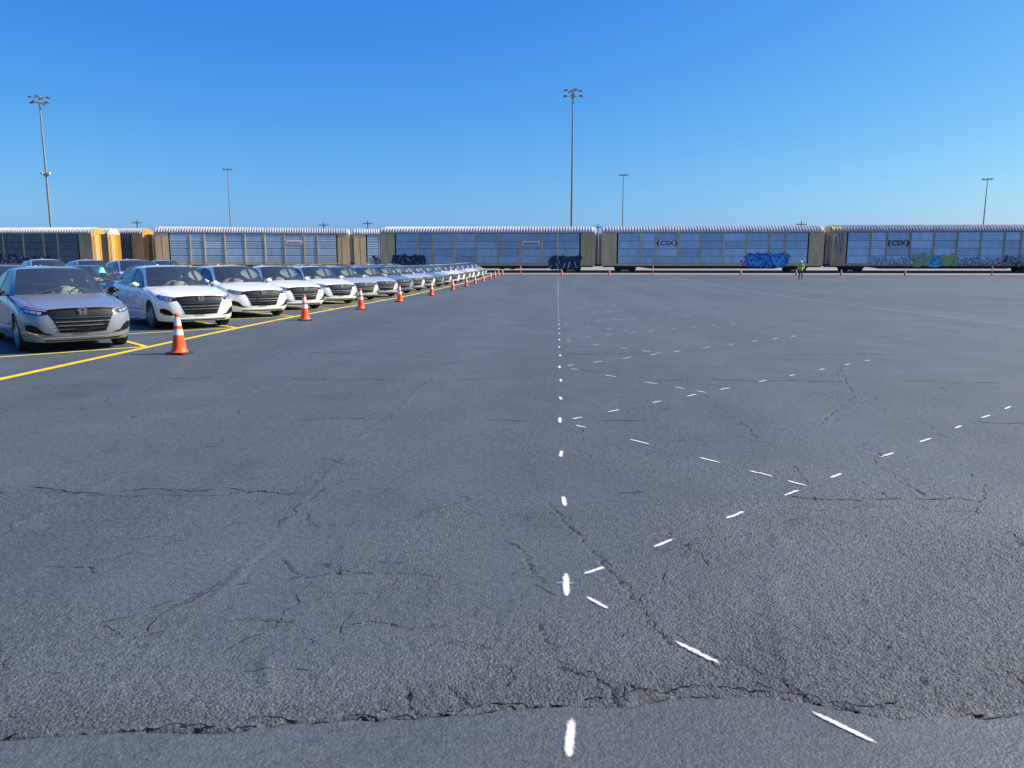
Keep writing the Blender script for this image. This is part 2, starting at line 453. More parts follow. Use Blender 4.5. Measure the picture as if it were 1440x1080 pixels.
def asphalt_mat():
    m = bpy.data.materials.new('sealed_asphalt'); m.use_nodes = True
    n = m.node_tree.nodes; l = m.node_tree.links
    b = n['Principled BSDF']
    tc = n.new('ShaderNodeTexCoord')
    def noise(scale, det=4, rgh=.6, vec=None):
        t = n.new('ShaderNodeTexNoise'); t.inputs['Scale'].default_value = scale
        t.inputs['Detail'].default_value = det; t.inputs['Roughness'].default_value = rgh
        l.new(vec or tc.outputs['Object'], t.inputs['Vector'])
        return t.outputs['Fac']
    def mr(src, a0, a1, b0, b1):
        r = n.new('ShaderNodeMapRange')
        r.inputs[1].default_value = a0; r.inputs[2].default_value = a1
        r.inputs[3].default_value = b0; r.inputs[4].default_value = b1
        l.new(src, r.inputs[0]); return r.outputs[0]
    def math_(op, a, bb):
        q = n.new('ShaderNodeMath'); q.operation = op
        for i, v in enumerate((a, bb)):
            if isinstance(v, (int, float)): q.inputs[i].default_value = v
            else: l.new(v, q.inputs[i])
        return q.outputs[0]
    at = n.new('ShaderNodeAttribute'); at.attribute_name = 'rough'
    ac = n.new('ShaderNodeAttribute'); ac.attribute_name = 'crack'
    # broad lanes of the squeegee along the lot and blotches
    mp = n.new('ShaderNodeMapping'); mp.inputs['Scale'].default_value = (1.0, 0.06, 1.0)
    l.new(tc.outputs['Object'], mp.inputs['Vector'])
    lanes = mr(noise(0.55, 3, .5, mp.outputs[0]), .3, .7, .88, 1.12)
    blot = mr(noise(0.9, 6, .65), .3, .7, .86, 1.12)
    vg = n.new('ShaderNodeTexVoronoi'); vg.inputs['Scale'].default_value = 120.0
    l.new(tc.outputs['Object'], vg.inputs['Vector'])
    sg = n.new('ShaderNodeSeparateColor'); l.new(vg.outputs['Color'], sg.inputs[0])
    stone = mr(sg.outputs[0], 0, 1, -.30, .34)                       # each stone its own shade
    ve = n.new('ShaderNodeTexVoronoi'); ve.feature = 'DISTANCE_TO_EDGE'; ve.inputs['Scale'].default_value = 120.0
    l.new(tc.outputs['Object'], ve.inputs['Vector'])
    gaps = mr(ve.outputs['Distance'], 0.0, .10, -.35, 0.0)           # dark binder between stones
    rg_ = mr(at.outputs['Fac'], 0, 1.0, .30, 1.25)
    grain = math_('ADD', math_('MULTIPLY', math_('ADD', stone, gaps), rg_), 1.08)
    vp = n.new('ShaderNodeTexVoronoi'); vp.inputs['Scale'].default_value = 24.0
    l.new(tc.outputs['Object'], vp.inputs['Vector'])
    pock = mr(vp.outputs['Distance'], .10, .24, 0.0, 1.0)            # pocks where stones have gone
    pm = mr(noise(2.6, 4, .6), .42, .62, 0.0, .75)
    pm2 = math_('MULTIPLY', pm, mr(at.outputs['Fac'], .1, .7, 0.0, 1.0))
    pk = math_('ADD', math_('MULTIPLY', math_('SUBTRACT', pock, 1.0), pm2), 1.0)
    mid = mr(noise(26, 8, .75), .32, .68, .72, 1.28)                 # coarser mottling that still shows farther off
    grain = math_('MULTIPLY', math_('MULTIPLY', grain, pk), mid)
    patch = mr(noise(0.045, 3, .5), .35, .65, .9, 1.12)
    v = math_('MULTIPLY', math_('MULTIPLY', lanes, blot), math_('MULTIPLY', grain, patch))
    v = math_('MULTIPLY', v, mr(at.outputs['Fac'], .35, 1.1, 1.0, 1.32))          # worn stone shows paler
    v = math_('MULTIPLY', v, mr(ac.outputs['Fac'], 0.15, .9, 1.0, .25))
    sc = n.new('ShaderNodeVectorMath'); sc.operation = 'SCALE'
    sc.inputs[0].default_value = (0.063, 0.0735, 0.079)
    l.new(v, sc.inputs['Scale'])
    l.new(sc.outputs[0], b.inputs['Base Color'])
    l.new(mr(noise(3, 4), .3, .7, .56, .70), b.inputs['Roughness'])
    b.inputs['Specular IOR Level'].default_value = 0.5
    vo = n.new('ShaderNodeTexVoronoi'); vo.inputs['Scale'].default_value = 72.0
    l.new(tc.outputs['Object'], vo.inputs['Vector'])
    h = math_('ADD', math_('MULTIPLY', mr(vo.outputs['Distance'], 0, .8, 1, 0), .6), math_('MULTIPLY', noise(120, 4, .7), .9))
    bp = n.new('ShaderNodeBump'); bp.inputs['Distance'].default_value = 0.020
    l.new(mr(at.outputs['Fac'], 0, 1.1, .2, 1.0), bp.inputs['Strength'])
    l.new(h, bp.inputs['Height'])
    l.new(bp.outputs[0], b.inputs['Normal'])
    return m

M['asphalt'] = asphalt_mat()
lot_me, LX, LY, LZ = build_lot()
lot_me.materials.append(M['asphalt'])
lot = tag(link(bpy.data.objects.new('asphalt_lot', lot_me)), kind='structure')

def ground_z(x, y):
    """height of the built lot, bilinear"""
    i = int(np.clip(np.searchsorted(LX, x) - 1, 0, len(LX) - 2)); j = int(np.clip(np.searchsorted(LY, y) - 1, 0, len(LY) - 2))
    fx = (x - LX[i]) / (LX[i + 1] - LX[i]); fy = (y - LY[j]) / (LY[j + 1] - LY[j])
    fx = min(max(fx, 0), 1); fy = min(max(fy, 0), 1)
    return float((LZ[j, i] * (1 - fx) + LZ[j, i + 1] * fx) * (1 - fy) + (LZ[j + 1, i] * (1 - fx) + LZ[j + 1, i + 1] * fx) * fy)

# ------------------------------------------------------------------ painted marks
def spray_mat(name, col, opac=1.0, edge=0.35, scale=60):
    """paint that thins to nothing at the edges; UV runs 0..1 along and -1..1 across"""
    m = bpy.data.materials.new(name); m.use_nodes = True
    n = m.node_tree.nodes; l = m.node_tree.links
    b = n['Principled BSDF']; out = n['Material Output']
    b.inputs['Base Color'].default_value = (*col, 1); b.inputs['Roughness'].default_value = 0.7
    uv = n.new('ShaderNodeUVMap'); sp = n.new('ShaderNodeSeparateXYZ'); l.new(uv.outputs[0], sp.inputs[0])
    def mth(op, a, c=None):
        q = n.new('ShaderNodeMath'); q.operation = op
        for i, v in enumerate((a, c)):
            if v is None: continue
            if isinstance(v, (int, float)): q.inputs[i].default_value = v
            else: l.new(v, q.inputs[i])
        return q.outputs[0]
    across = mth('ABSOLUTE', sp.outputs['Y'])
    along = mth('ABSOLUTE', mth('MULTIPLY_ADD', sp.outputs['X'], 2.0))
    nd = along.node
    q = [x for x in n if x.type == 'MATH' and x.operation == 'MULTIPLY_ADD'][-1]; q.inputs[2].default_value = -1.0
    tc = n.new('ShaderNodeTexCoord')
    t = n.new('ShaderNodeTexNoise'); t.inputs['Scale'].default_value = scale; t.inputs['Detail'].default_value = 4
    l.new(tc.outputs['Object'], t.inputs['Vector'])
    wob = mth('MULTIPLY', mth('SUBTRACT', t.outputs['Fac'], 0.5), 1.05)
    d = mth('ADD', mth('ADD', mth('POWER', across, 1.5), mth('POWER', along, 5.0)), wob)
    r = n.new('ShaderNodeMapRange'); r.interpolation_type = 'SMOOTHSTEP'
    r.inputs[1].default_value = 1.0; r.inputs[2].default_value = 1.0 - edge * 2
    r.inputs[3].default_value = 0.0; r.inputs[4].default_value = opac
    l.new(d, r.inputs[0])
    tr = n.new('ShaderNodeBsdfTransparent'); mx = n.new('ShaderNodeMixShader')
    l.new(r.outputs[0], mx.inputs[0]); l.new(tr.outputs[0], mx.inputs[1]); l.new(b.outputs[0], mx.inputs[2])
    l.new(mx.outputs[0], out.inputs['Surface'])
    return m

M['spray_white'] = spray_mat('spray_white', (0.74, 0.74, 0.74), 0.95, 0.5, 60)
M['spray_thin'] = spray_mat('spray_thin', (0.62, 0.63, 0.66), 0.55, 0.45, 20)
M['chalk'] = spray_mat('chalk', (0.55, 0.57, 0.60), 0.30, 0.48, 6)
M['scuff'] = spray_mat('scuff', (0.50, 0.52, 0.55), 0.20, 0.5, 1.3)
M['overspray'] = spray_mat('overspray', (0.72, 0.73, 0.75), 0.09, 0.5, 70)

def line_yellow():
    m = pmat('line_yellow', (0.74, 0.50, 0.012), 0.6, noise=0.22, nscale=7.0, bump=0.4, bscale=120)
    return m
M['line_yellow'] = line_yellow()
M['line_faded'] = pmat('line_faded', (0.72, 0.60, 0.14), 0.65, noise=0.25, nscale=3.0)

def strip_mesh(name, p0, p1, w, mat, nseg=8, ncr=2, lift=0.004, loc=True):
    """thin painted strip that follows the ground"""
    p0 = np.array(p0, float); p1 = np.array(p1, float)
    d = p1 - p0; L = np.hypot(*d); d /= L; nrm = np.array([-d[1], d[0]])
    c = (p0 + p1) / 2
    cz = ground_z(c[0], c[1]) if loc else 0.0
    vs_, uv = [], []
    for i in range(nseg + 1):
        for j in range(ncr + 1):
            s = i / nseg; a = j / ncr * 2 - 1
            p = p0 + d * L * s + nrm * (a * w / 2)
            # highest ground nearby, so that no grain pokes through
            z = ground_z(p[0], p[1]) + lift
            vs_.append((p[0] - c[0], p[1] - c[1], z - cz)); uv.append((s, a))
    fs_ = []
    for i in range(nseg):
        for j in range(ncr):
            a = i * (ncr + 1) + j
            fs_.append((a, a + ncr + 1, a + ncr + 2, a + 1))
    me = mk_mesh(name, vs_, fs_, mat, True)
    u = me.uv_layers.new(name='UVMap')
    for lp in me.loops:
        u.data[lp.index].uv = uv[lp.vertex_index]
    if me.polygons[0].normal.z < 0:
        me.flip_normals()
    o = bpy.data.objects.new(name, me)
    o.location = (c[0], c[1], cz)
    return o

def strip(name, p0, p1, w, mat, parent=None, **k):
    return link(strip_mesh(name, p0, p1, w, mat, **k), parent)

# ---- the open cracks themselves: dark, ragged slits over the carved grooves
M['crack_dark'] = pmat('crack_dark', (0.010, 0.011, 0.013), 0.95, spec=0.1)
def jag(pts, rg, depth=4, amp=.16):
    P = [Vector((p[0], p[1], 0)) for p in pts]
    for _ in range(depth):
        Q = [P[0]]
        for a_, b_ in zip(P[:-1], P[1:]):
            d_ = b_ - a_
            if d_.length > .018:
                m_ = (a_ + b_) / 2 + Vector((-d_.y, d_.x, 0)) * rg.uniform(-amp, amp)
                Q.append(m_)
            Q.append(b_)
        P = Q
    return P
def crack_obj(pts, w, op, seed, name='crack'):
    rg = random.Random(seed)
    P = jag(pts, rg)
    mb = MB(); run = []
    on = rg.random() < op
    left = rg.randint(3, 12)
    def flush():
        if len(run) > 2:
            vs_ = []
            for i, p in enumerate(run):
                d_ = (run[min(i + 1, len(run) - 1)] - run[max(i - 1, 0)]); d_ = d_.normalized() if d_.length > 1e-6 else Vector((1, 0, 0))
                n_ = Vector((-d_.y, d_.x, 0))
                k = w * rg.uniform(.25, 1.0) * (.12 if i in (0, len(run) - 1) else 1)
                for sg_ in (-1, 1):
                    q = p + n_ * (k * sg_)
                    vs_.append((q.x, q.y, ground_z(q.x, q.y) + .0022))
            mb.add(vs_, [(2 * i, 2 * i + 1, 2 * i + 3, 2 * i + 2) for i in range(len(run) - 1)])
    for p in P:
        if on: run.append(p)
        left -= 1
        if left <= 0:
            flush(); run = []
            on = rg.random() < op; left = rg.randint(3, 14)
    flush()
    if mb.v:
        me = mk_mesh(name, mb.v, mb.f, M['crack_dark'])
        link(bpy.data.objects.new(name, me), lot)
for i, (key, (pts, w, depth, op)) in enumerate(CR.items()):
    crack_obj(pts, w * (.32 if key != 'seam' else .36), .35 + (.55 if key != 'seam' else .25) * op, 100 + i)
    if key in ('seam', 'i', 'i2', 'o'):
        for q in range(2):
            rq = random.Random(500 + i * 7 + q)
            crack_obj([(x + rq.uniform(-.05, .05), y + rq.uniform(.0, .05)) for x, y in pts], w * .34, .38, 300 + i * 7 + q)
rq = random.Random(77)
for i in range(60):          # the web of fine cracks over the whole near lot
    y = 2.9 + 15 * rq.random() ** 1.5; x = rq.uniform(-1, 1) * (1.5 + y * .62)
    a = rq.choice([0, 0, .2, 1.45, 1.2, .75, -.8]) + rq.uniform(-.25, .25)
    pts = [(x, y)]
    for j in range(rq.randint(2, 7)):
        a += rq.uniform(-.45, .45)
        st = rq.uniform(.10, .26) * (1 + y * .06)
        x += math.cos(a) * st; y += math.sin(a) * st
        pts.append((x, max(y, 2.75)))
    crack_obj(pts, rq.uniform(.0012, .0024) * (1 + y * .05), .5, 900 + i)
    if rq.random() < .4:
        m_ = pts[len(pts) // 2]; a2 = a + rq.choice((-1.2, 1.2))
        crack_obj([m_, (m_[0] + math.cos(a2) * .14, m_[1] + math.sin(a2) * .14), (m_[0] + math.cos(a2 + .3) * .3, m_[1] + math.sin(a2 + .3) * .3)], .002, .5, 1900 + i)
for i, xx in enumerate((-5.3, -3.45, -1.76, 1.9, 3.8)):   # old paving joints running away
    pts = [(xx + rq.uniform(-.03, .03), 2.9 + .7 * j) for j in range(24)]
    crack_obj(pts, .0035, .30, 2900 + i)
for i, yy in enumerate((5.15, 7.7, 10.4, 13.4)):
    pts = [(-6 + .8 * j, yy + rq.uniform(-.05, .05) + .02 * j) for j in range(16)]
    crack_obj(pts, .004 + .0006 * yy, .42, 3900 + i)

S45 = math.sqrt(.5)
rm = random.Random(5)
PER = 4.03; Y0 = 3.80
def dash(x, y, ang, ln, w, mat, lift=0.005):
    dx, dy = math.cos(ang) * ln / 2, math.sin(ang) * ln / 2
    nn = 14 if y < 8 else 6 if y < 20 else 3
    strip('paint_dash', (x - dx, y - dy), (x + dx, y + dy), w, mat, lot, nseg=nn, ncr=4 if y < 8 else 2, lift=lift)
n_dash = 0
far_v, far_f = [], []
for base_x, kmin, kmax, strong in ((0.05, -1, 15, True), (11.5, 2, 14, False)):
    for k in range(kmin, kmax):
        yT = Y0 + PER * k
        mat_k = M['spray_white'] if strong else M['spray_thin']
        for q in range(3):
            y = yT + PER / 3 * q + rm.uniform(-.05, .05)
            if y < 2.3 and not strong: continue
            x = base_x + rm.uniform(-.012, .012)
            if k == -1 and q < 2: continue
            ln = .24 if q else .30
            if q == 0:
                dash(x, y, R(90), .30, .046, mat_k)
                dash(x - .005, y + .01, R(2), .11, .024, M['chalk'], .008)
            else:
                dash(x, y, R(90 + rm.uniform(-4, 4)), ln, .044, mat_k)
        # long line of dashes running up and right, short one running down and right
        lim = 10 if k < 8 else 7
        for q in range(lim):
            s = (.23, .82, 1.56, 2.28, 2.98, 3.88, 4.72, 5.58, 6.40, 7.12)[q] + rm.uniform(-.03, .03)
            x, y = base_x + s * S45 + .02, yT + s * S45 + .02
            if k > 3 and rm.random() < .12: continue
            dash(x, y, R(45 + rm.uniform(-4, 4)), .17 if q == 0 else rm.uniform(.19, .27), .034, mat_k if y < 28 else M['spray_white'])
        for q in range(5 if k < 9 else 4):
            if k == -1: continue
            s = (.33, 1.14, 1.92, 2.45, 2.78)[q] + rm.uniform(-.03, .03)
            if k == 0 and strong and q > 2: continue
            x, y = base_x + s * .635, yT - s * .772
            if k == 0 and strong: x, y = ((.21, 3.57), (.61, 3.11), (1.04, 2.60))[q]
            if k > 3 and rm.random() < .12: continue
            dash(x, y, R(-50 + rm.uniform(-3, 3)), .17 if q in (0, 4) else rm.uniform(.21, .27), .033, mat_k if y < 28 else M['spray_white'])
# snapped chalk lines, one along each white base line
strip('chalk_line', (0.05, 34), (0.05, 93), .06, M['chalk'], lot, nseg=40, lift=.006)
strip('chalk_line', (11.5, 12), (11.6, 80), .16, M['scuff'], lot, nseg=40, lift=.006)

# yellow base line and stall lines on the left
for i in range(11):
    y0 = 4 + 8 * i
    y1 = min(y0 + 8, 92)
    strip('yellow_base_line', (-7.76, y0), (-7.76, y1), .15, M['line_yellow'], lot, nseg=8)
JY = 14.15; JP = 4.16
for k in range(-2, 19):
    yj = JY + JP * k
    strip('stall_line', (-7.83, yj + .02), (-7.83 - 3.9, yj + 3.92), .10, M['line_yellow'], lot, nseg=6, lift=.008)
    strip('stall_line', (-7.83, yj - .02), (-7.83 - 2.9, yj - 2.93), .10, M['line_faded'], lot, nseg=6, lift=.0085)
for k in range(3):
    strip('yellow_base_line', (-19.3 - 11.5 * k, 8), (-19.3 - 11.5 * k, 90), .12, M['line_yellow'], lot, nseg=40)
# ================================================================== cars
CARLEN = 4.90
def car_cage(kind):
    """half control cage of a four door car, nose at x=0, tail at x=4.9"""
    # front columns, centre to corner: (x,y,z) for rows b0..b4
    F = [
     [(.13,0,.185),(.03,0,.29),(.0,0,.52),(.02,0,.69),(.10,0,.795)],
     [(.14,.30,.185),(.04,.30,.29),(.012,.30,.52),(.03,.30,.695),(.11,.30,.80)],
     [(.18,.55,.185),(.075,.55,.29),(.05,.55,.52),(.075,.55,.70),(.16,.55,.805)],
     [(.27,.72,.19),(.165,.735,.29),(.145,.745,.52),(.18,.74,.71),(.27,.71,.81)],
    ]
    side = [
     [(.43,.83,.20),(.375,.865,.31),(.355,.885,.52),(.40,.872,.72),(.46,.80,.82)],            # corner
     [(.565,.885,.21),(.50,.90,.40),(.50,.905,.58),(.55,.89,.75),(.61,.81,.842)],
     [(.595,.905,.45),(.565,.912,.53),(.565,.915,.63),(.61,.895,.775),(.67,.815,.852)],
     [(.735,.918,.648),(.73,.92,.685),(.73,.918,.725),(.75,.897,.81),(.79,.825,.877)],
     [(.95,.92,.712),(.95,.922,.742),(.95,.918,.775),(.95,.90,.838),(.96,.835,.905)],
     [(1.165,.918,.648),(1.17,.92,.69),(1.17,.918,.745),(1.16,.90,.85),(1.18,.845,.93)],
     [(1.305,.905,.45),(1.335,.912,.545),(1.335,.918,.70),(1.34,.903,.86),(1.38,.852,.947)],
     [(1.335,.87,.20),(1.40,.905,.42),(1.42,.922,.68),(1.45,.905,.87),(1.62,.86,.957)],      # cowl  (7)
     [(1.85,.865,.19),(1.85,.905,.42),(1.85,.924,.69),(1.87,.907,.88),(1.95,.862,.967)],
     [(2.15,.865,.19),(2.15,.905,.42),(2.15,.925,.70),(2.17,.908,.89),(2.25,.865,.974)],     # header (9)
     [(2.60,.865,.19),(2.60,.905,.42),(2.60,.925,.71),(2.60,.909,.90),(2.60,.868,.982)],
     [(2.70,.865,.19),(2.70,.905,.42),(2.70,.925,.71),(2.70,.909,.90),(2.71,.868,.985)],
     [(3.10,.87,.19),(3.10,.907,.42),(3.10,.926,.72),(3.12,.91,.91),(3.30,.866,1.0)],
     [(3.395,.885,.20),(3.33,.91,.42),(3.33,.926,.70),(3.40,.912,.915),(3.62,.862,1.02)],    # rear header (13)
     [(3.425,.912,.45),(3.395,.918,.545),(3.395,.926,.71),(3.46,.912,.92),(3.78,.857,1.032)],
     [(3.565,.92,.648),(3.56,.925,.695),(3.56,.926,.76),(3.58,.912,.925),(3.93,.852,1.045)],
     [(3.78,.92,.712),(3.78,.925,.75),(3.78,.926,.80),(3.78,.912,.93),(4.02,.846,1.055)],
     [(3.995,.918,.648),(4.00,.922,.695),(4.0,.922,.77),(4.0,.91,.93),(4.15,.84,1.06)],
     [(4.135,.90,.45),(4.165,.908,.545),(4.165,.914,.71),(4.17,.90,.93),(4.30,.83,1.062)],
     [(4.165,.86,.25),(4.25,.89,.42),(4.25,.90,.69),(4.27,.885,.92),(4.45,.81,1.06)],
     [(4.60,.79,.27),(4.66,.82,.42),(4.68,.83,.67),(4.66,.815,.89),(4.66,.755,1.05)],        # rear corner
    ]
    Rr = [
     [(4.74,.64,.29),(4.82,.66,.42),(4.83,.67,.67),(4.80,.66,.89),(4.785,.62,1.068)],
     [(4.80,.46,.29),(4.865,.47,.42),(4.88,.48,.67),(4.85,.48,.89),(4.83,.46,1.078)],
     [(4.82,.25,.29),(4.89,.25,.42),(4.90,.25,.67),(4.87,.25,.89),(4.85,.25,1.083)],
     [(4.82,0,.29),(4.895,0,.42),(4.905,0,.67),(4.875,0,.89),(4.855,0,1.085)],
    ]
    n = len(side)
    top = [None] * n
    top[0] = [F[3][4], F[2][4], F[1][4], F[0][4]]
    hc = {1:(.32,.838),2:(.46,.868),3:(.63,.897),4:(.82,.928),5:(1.0,.955),6:(1.16,.978)}
    for k, (cx, cz) in hc.items():
        ex, ey, ez = side[k][4]
        row = []
        for w, yy, wz in ((.25,.70 + .02 * k / 3,.25),(.62,.55 + .02 * k / 3,.62),(.92,.30,.93),(1,0,1)):
            row.append((ex + (cx - ex) * w, yy, ez + (cz - ez) * wz + (.008 if 0 < yy < .75 and yy > .5 else 0)))
        top[k] = row
    top[7]  = [(1.60,.81,.968),(1.54,.765,.982),(1.36,.42,.997),(1.27,0,1.0)]
    top[8]  = [(1.88,.735,1.165),(1.805,.70,1.203),(1.69,.385,1.226),(1.64,0,1.232)]
    top[9]  = [(2.19,.665,1.345),(2.075,.625,1.408),(2.03,.34,1.424),(2.01,0,1.428)]
    top[10] = [(2.60,.668,1.382),(2.58,.598,1.435),(2.57,.30,1.455),(2.56,0,1.46)]
    top[11] = [(2.71,.668,1.382),(2.69,.598,1.435),(2.69,.30,1.455),(2.69,0,1.46)]
    top[12] = [(3.22,.66,1.35),(3.2,.59,1.407),(3.2,.3,1.43),(3.2,0,1.438)]
    top[13] = [(3.55,.685,1.255),(3.45,.59,1.367),(3.42,.3,1.397),(3.40,0,1.403)]
    top[14] = [(3.76,.715,1.15),(3.66,.585,1.30),(3.66,.31,1.335),(3.66,0,1.342)]
    top[15] = [(3.93,.79,1.062),(3.86,.61,1.22),(3.90,.32,1.25),(3.92,0,1.257)]
    top[16] = [(4.03,.765,1.08),(4.06,.63,1.125),(4.14,.33,1.155),(4.17,0,1.16)]
    top[17] = [(4.17,.745,1.078),(4.20,.64,1.088),(4.28,.33,1.105),(4.30,0,1.11)]
    top[18] = [(4.32,.725,1.078),(4.36,.60,1.087),(4.42,.31,1.095),(4.44,0,1.10)]
    top[19] = [(4.48,.70,1.073),(4.54,.55,1.084),(4.60,.29,1.09),(4.62,0,1.093)]
    top[20] = [Rr[0][4], Rr[1][4], Rr[2][4], Rr[3][4]]
    if kind == 'suv':
        for k, z in ((12, 1.40), (13, 1.395), (14, 1.385), (15, 1.375), (16, 1.365), (17, 1.345)):
            xk = 3.2 + (k - 12) * .24
            top[k] = [(xk,.665,z - .06),(xk,.60,z),(xk,.31,z + .03),(xk + .02,0,z + .035)]
            p = side[k][4]; side[k][4] = (xk - .02 if k > 12 else p[0], .862, 1.0)
        side[15][4] = (4.05, .857, 1.0)
        top[15][0] = (4.0, .69, 1.28)
        top[18] = [(4.52,.72,1.15),(4.50,.64,1.20),(4.56,.32,1.225),(4.58,0,1.23)]
        side[18][4] = (4.42, .84, 1.02); side[19][4] = (4.55, .82, 1.0)
        top[19] = [(4.66,.70,1.0),(4.68,.62,1.0),(4.74,.31,1.0),(4.76,0,1.0)]
        def up(p):
            z = p[2]
            return (p[0], p[1] * 1.03, z * 1.08 + max(0, z - .40) * .20)
        F = [[up(p) for p in c] for c in F]; side = [[up(p) for p in c] for c in side]
        Rr = [[up(p) for p in c] for c in Rr]; top = [[up(p) for p in c] for c in top]
    if kind == 'sedan':
        lift = lambda p: (p[0], p[1], p[2] + max(0, p[2] - 1.0) * .11) if p[0] < 4.3 else p
        top = [[lift(p) for p in c] for c in top]
    return F, side, Rr, top

def build_car_meshes(kind):
    F, side, Rr, top = car_cage(kind)
    n = len(side)
    cols = [list(c) for c in F] + [list(c) for c in side] + [list(c) for c in Rr]
    bm = bmesh.new()
    REG = ['front_bumper','fender','front_door','rear_door','rear_quarter','rear_bumper','hood','roof','trunk_lid','side_sill',
           'windshield','front_window','door_pillar','rear_side_window','quarter_window','rear_window']
    rid = {r: i for i, r in enumerate(REG)}
    crease = bm.edges.layers.float.new('crease_edge')
    for sgn in (1, -1):
        cache = {}
        def V(p):
            key = (round(p[0], 4), round(p[1], 4), round(p[2], 4))
            if key not in cache:
                cache[key] = bm.verts.new((CARLEN / 2 - p[0], sgn * p[1], p[2]))
            return cache[key]
        def face(ps, reg):
            vs_ = [V(p) for p in ps]
            f = bm.faces.new(vs_ if sgn > 0 else vs_[::-1])
            f.material_index = rid[reg]; f.smooth = True
        # belts round the car
        ncol = len(cols)
        for i in range(ncol - 1):
            for r in range(4):
                k = i - 4     # side column index of the left edge
                if k < 1: reg = 'front_bumper'
                elif k < 7: reg = 'fender'
                elif k < 10: reg = 'front_door' if r > 0 else 'side_sill'
                elif k < 13: reg = 'rear_door' if r > 0 else 'side_sill'
                elif k < 19: reg = 'rear_quarter'
                else: reg = 'rear_bumper'
                face([cols[i][r], cols[i + 1][r], cols[i + 1][r + 1], cols[i][r + 1]], reg)
        # top
        for k in range(n - 1):
            a = [side[k][4]] + list(top[k]); b = [side[k + 1][4]] + list(top[k + 1])
            for j in range(4):
                if k < 7: reg = 'hood' if not (k >= 0 and j == 0) else 'fender'
                elif j == 0:
                    if 7 <= k < 10: reg = 'front_window'
                    elif k == 10: reg = 'door_pillar'
                    elif 11 <= k < 13: reg = 'rear_side_window'
                    elif 13 <= k < 15: reg = 'quarter_window'
                    else: reg = 'rear_quarter'
                elif j == 1: reg = 'roof' if k < 16 else 'trunk_lid' if k >= 17 else 'rear_quarter'
                else:
                    if k < 9: reg = 'windshield'
                    elif k < 13: reg = 'roof'
                    elif k < 17: reg = 'rear_window'
                    else: reg = 'trunk_lid'
                face([a[j], b[j], b[j + 1], a[j + 1]], reg)
    bmesh.ops.remove_doubles(bm, verts=bm.verts[:], dist=0.0005)
    bmesh.ops.recalc_face_normals(bm, faces=bm.faces[:])
    glass = {rid[r] for r in ('windshield','front_window','door_pillar','rear_side_window','quarter_window','rear_window')}
    for e in bm.edges:
        m_ = {f.material_index for f in e.link_faces}
        if len(m_) > 1 and (m_ & glass): e[crease] = 1.0
        elif len(m_) > 1 and rid['hood'] in m_: e[crease] = 0.35
        elif len(m_) > 1 and (rid['trunk_lid'] in m_): e[crease] = 0.4
    # window corners stay corners
    vcr = bm.verts.layers.float.new('crease_vert')
    wid = {rid[r] for r in ('windshield', 'rear_window', 'front_window', 'quarter_window')}
    for v in bm.verts:
        for w in wid:
            own = [f for f in v.link_faces if f.material_index == w]
            if len(own) == 1 and len(v.link_faces) >= 3:
                v[vcr] = 0.85
    me = bpy.data.meshes.new('cage'); bm.to_mesh(me); bm.free()
    for i in range(len(REG)):
        me.materials.append(M['trim_black'])
    o = bpy.data.objects.new('cage', me); COL.objects.link(o)
    md = o.modifiers.new('s', 'SUBSURF'); md.levels = 2; md.render_levels = 2
    dg = bpy.context.evaluated_depsgraph_get()
    ev = o.evaluated_get(dg); em = ev.to_mesh()
    co = np.empty(len(em.vertices) * 3); em.vertices.foreach_get('co', co); co = co.reshape(-1, 3)
    no = np.empty(len(em.vertices) * 3); em.vertices.foreach_get('normal', no); no = no.reshape(-1, 3)
    faces = [tuple(p.vertices) for p in em.polygons]
    reg = [p.material_index for p in em.polygons]
    ev.to_mesh_clear()
    bpy.data.objects.remove(o)
    # outward normals?
    ctr = co.mean(0)
    if np.mean(np.einsum('ij,ij->i', co - ctr, no)) < 0:
        no = -no; faces = [f[::-1] for f in faces]
    return REG, rid, co, no, faces, reg

def split_region(co, no, faces, reg, pick, side=0, inset=0.0, glass=set(), groove=None):
    """faces of a region as their own mesh; rims shared with other painted panels sink into a groove"""
    sel = [f for f, r in zip(faces, reg) if r in pick and (side == 0 or np.sign(sum(co[v][1] for v in f)) == side)]
    used = sorted({v for f in sel for v in f}); mp = {v: i for i, v in enumerate(used)}
    P = co[used].copy() - no[used] * inset
    if groove:
        cnt = {}
        for f in sel:
            for a, b in zip(f, f[1:] + f[:1]):
                e = (min(a, b), max(a, b)); cnt[e] = cnt.get(e, 0) + 1
        rim = {v for e, c in cnt.items() if c == 1 for v in e}
        other = {v for f, r in zip(faces, reg) if r not in pick and r not in glass for v in f}
        nb = {}
        for f in sel:
            for v in f:
                nb.setdefault(v, set()).update(f)
        for v in rim & other:
            inn = [w for w in nb[v] if w not in rim]
            P[mp[v]] = co[v] - no[v] * groove
            if inn:
                d = np.mean([co[w] for w in inn], 0) - co[v]
                L = np.linalg.norm(d)
                if L > 1e-6: P[mp[v]] += d / L * min(.0035, L * .4)
    return P, [tuple(mp[v] for v in f) for f in sel]

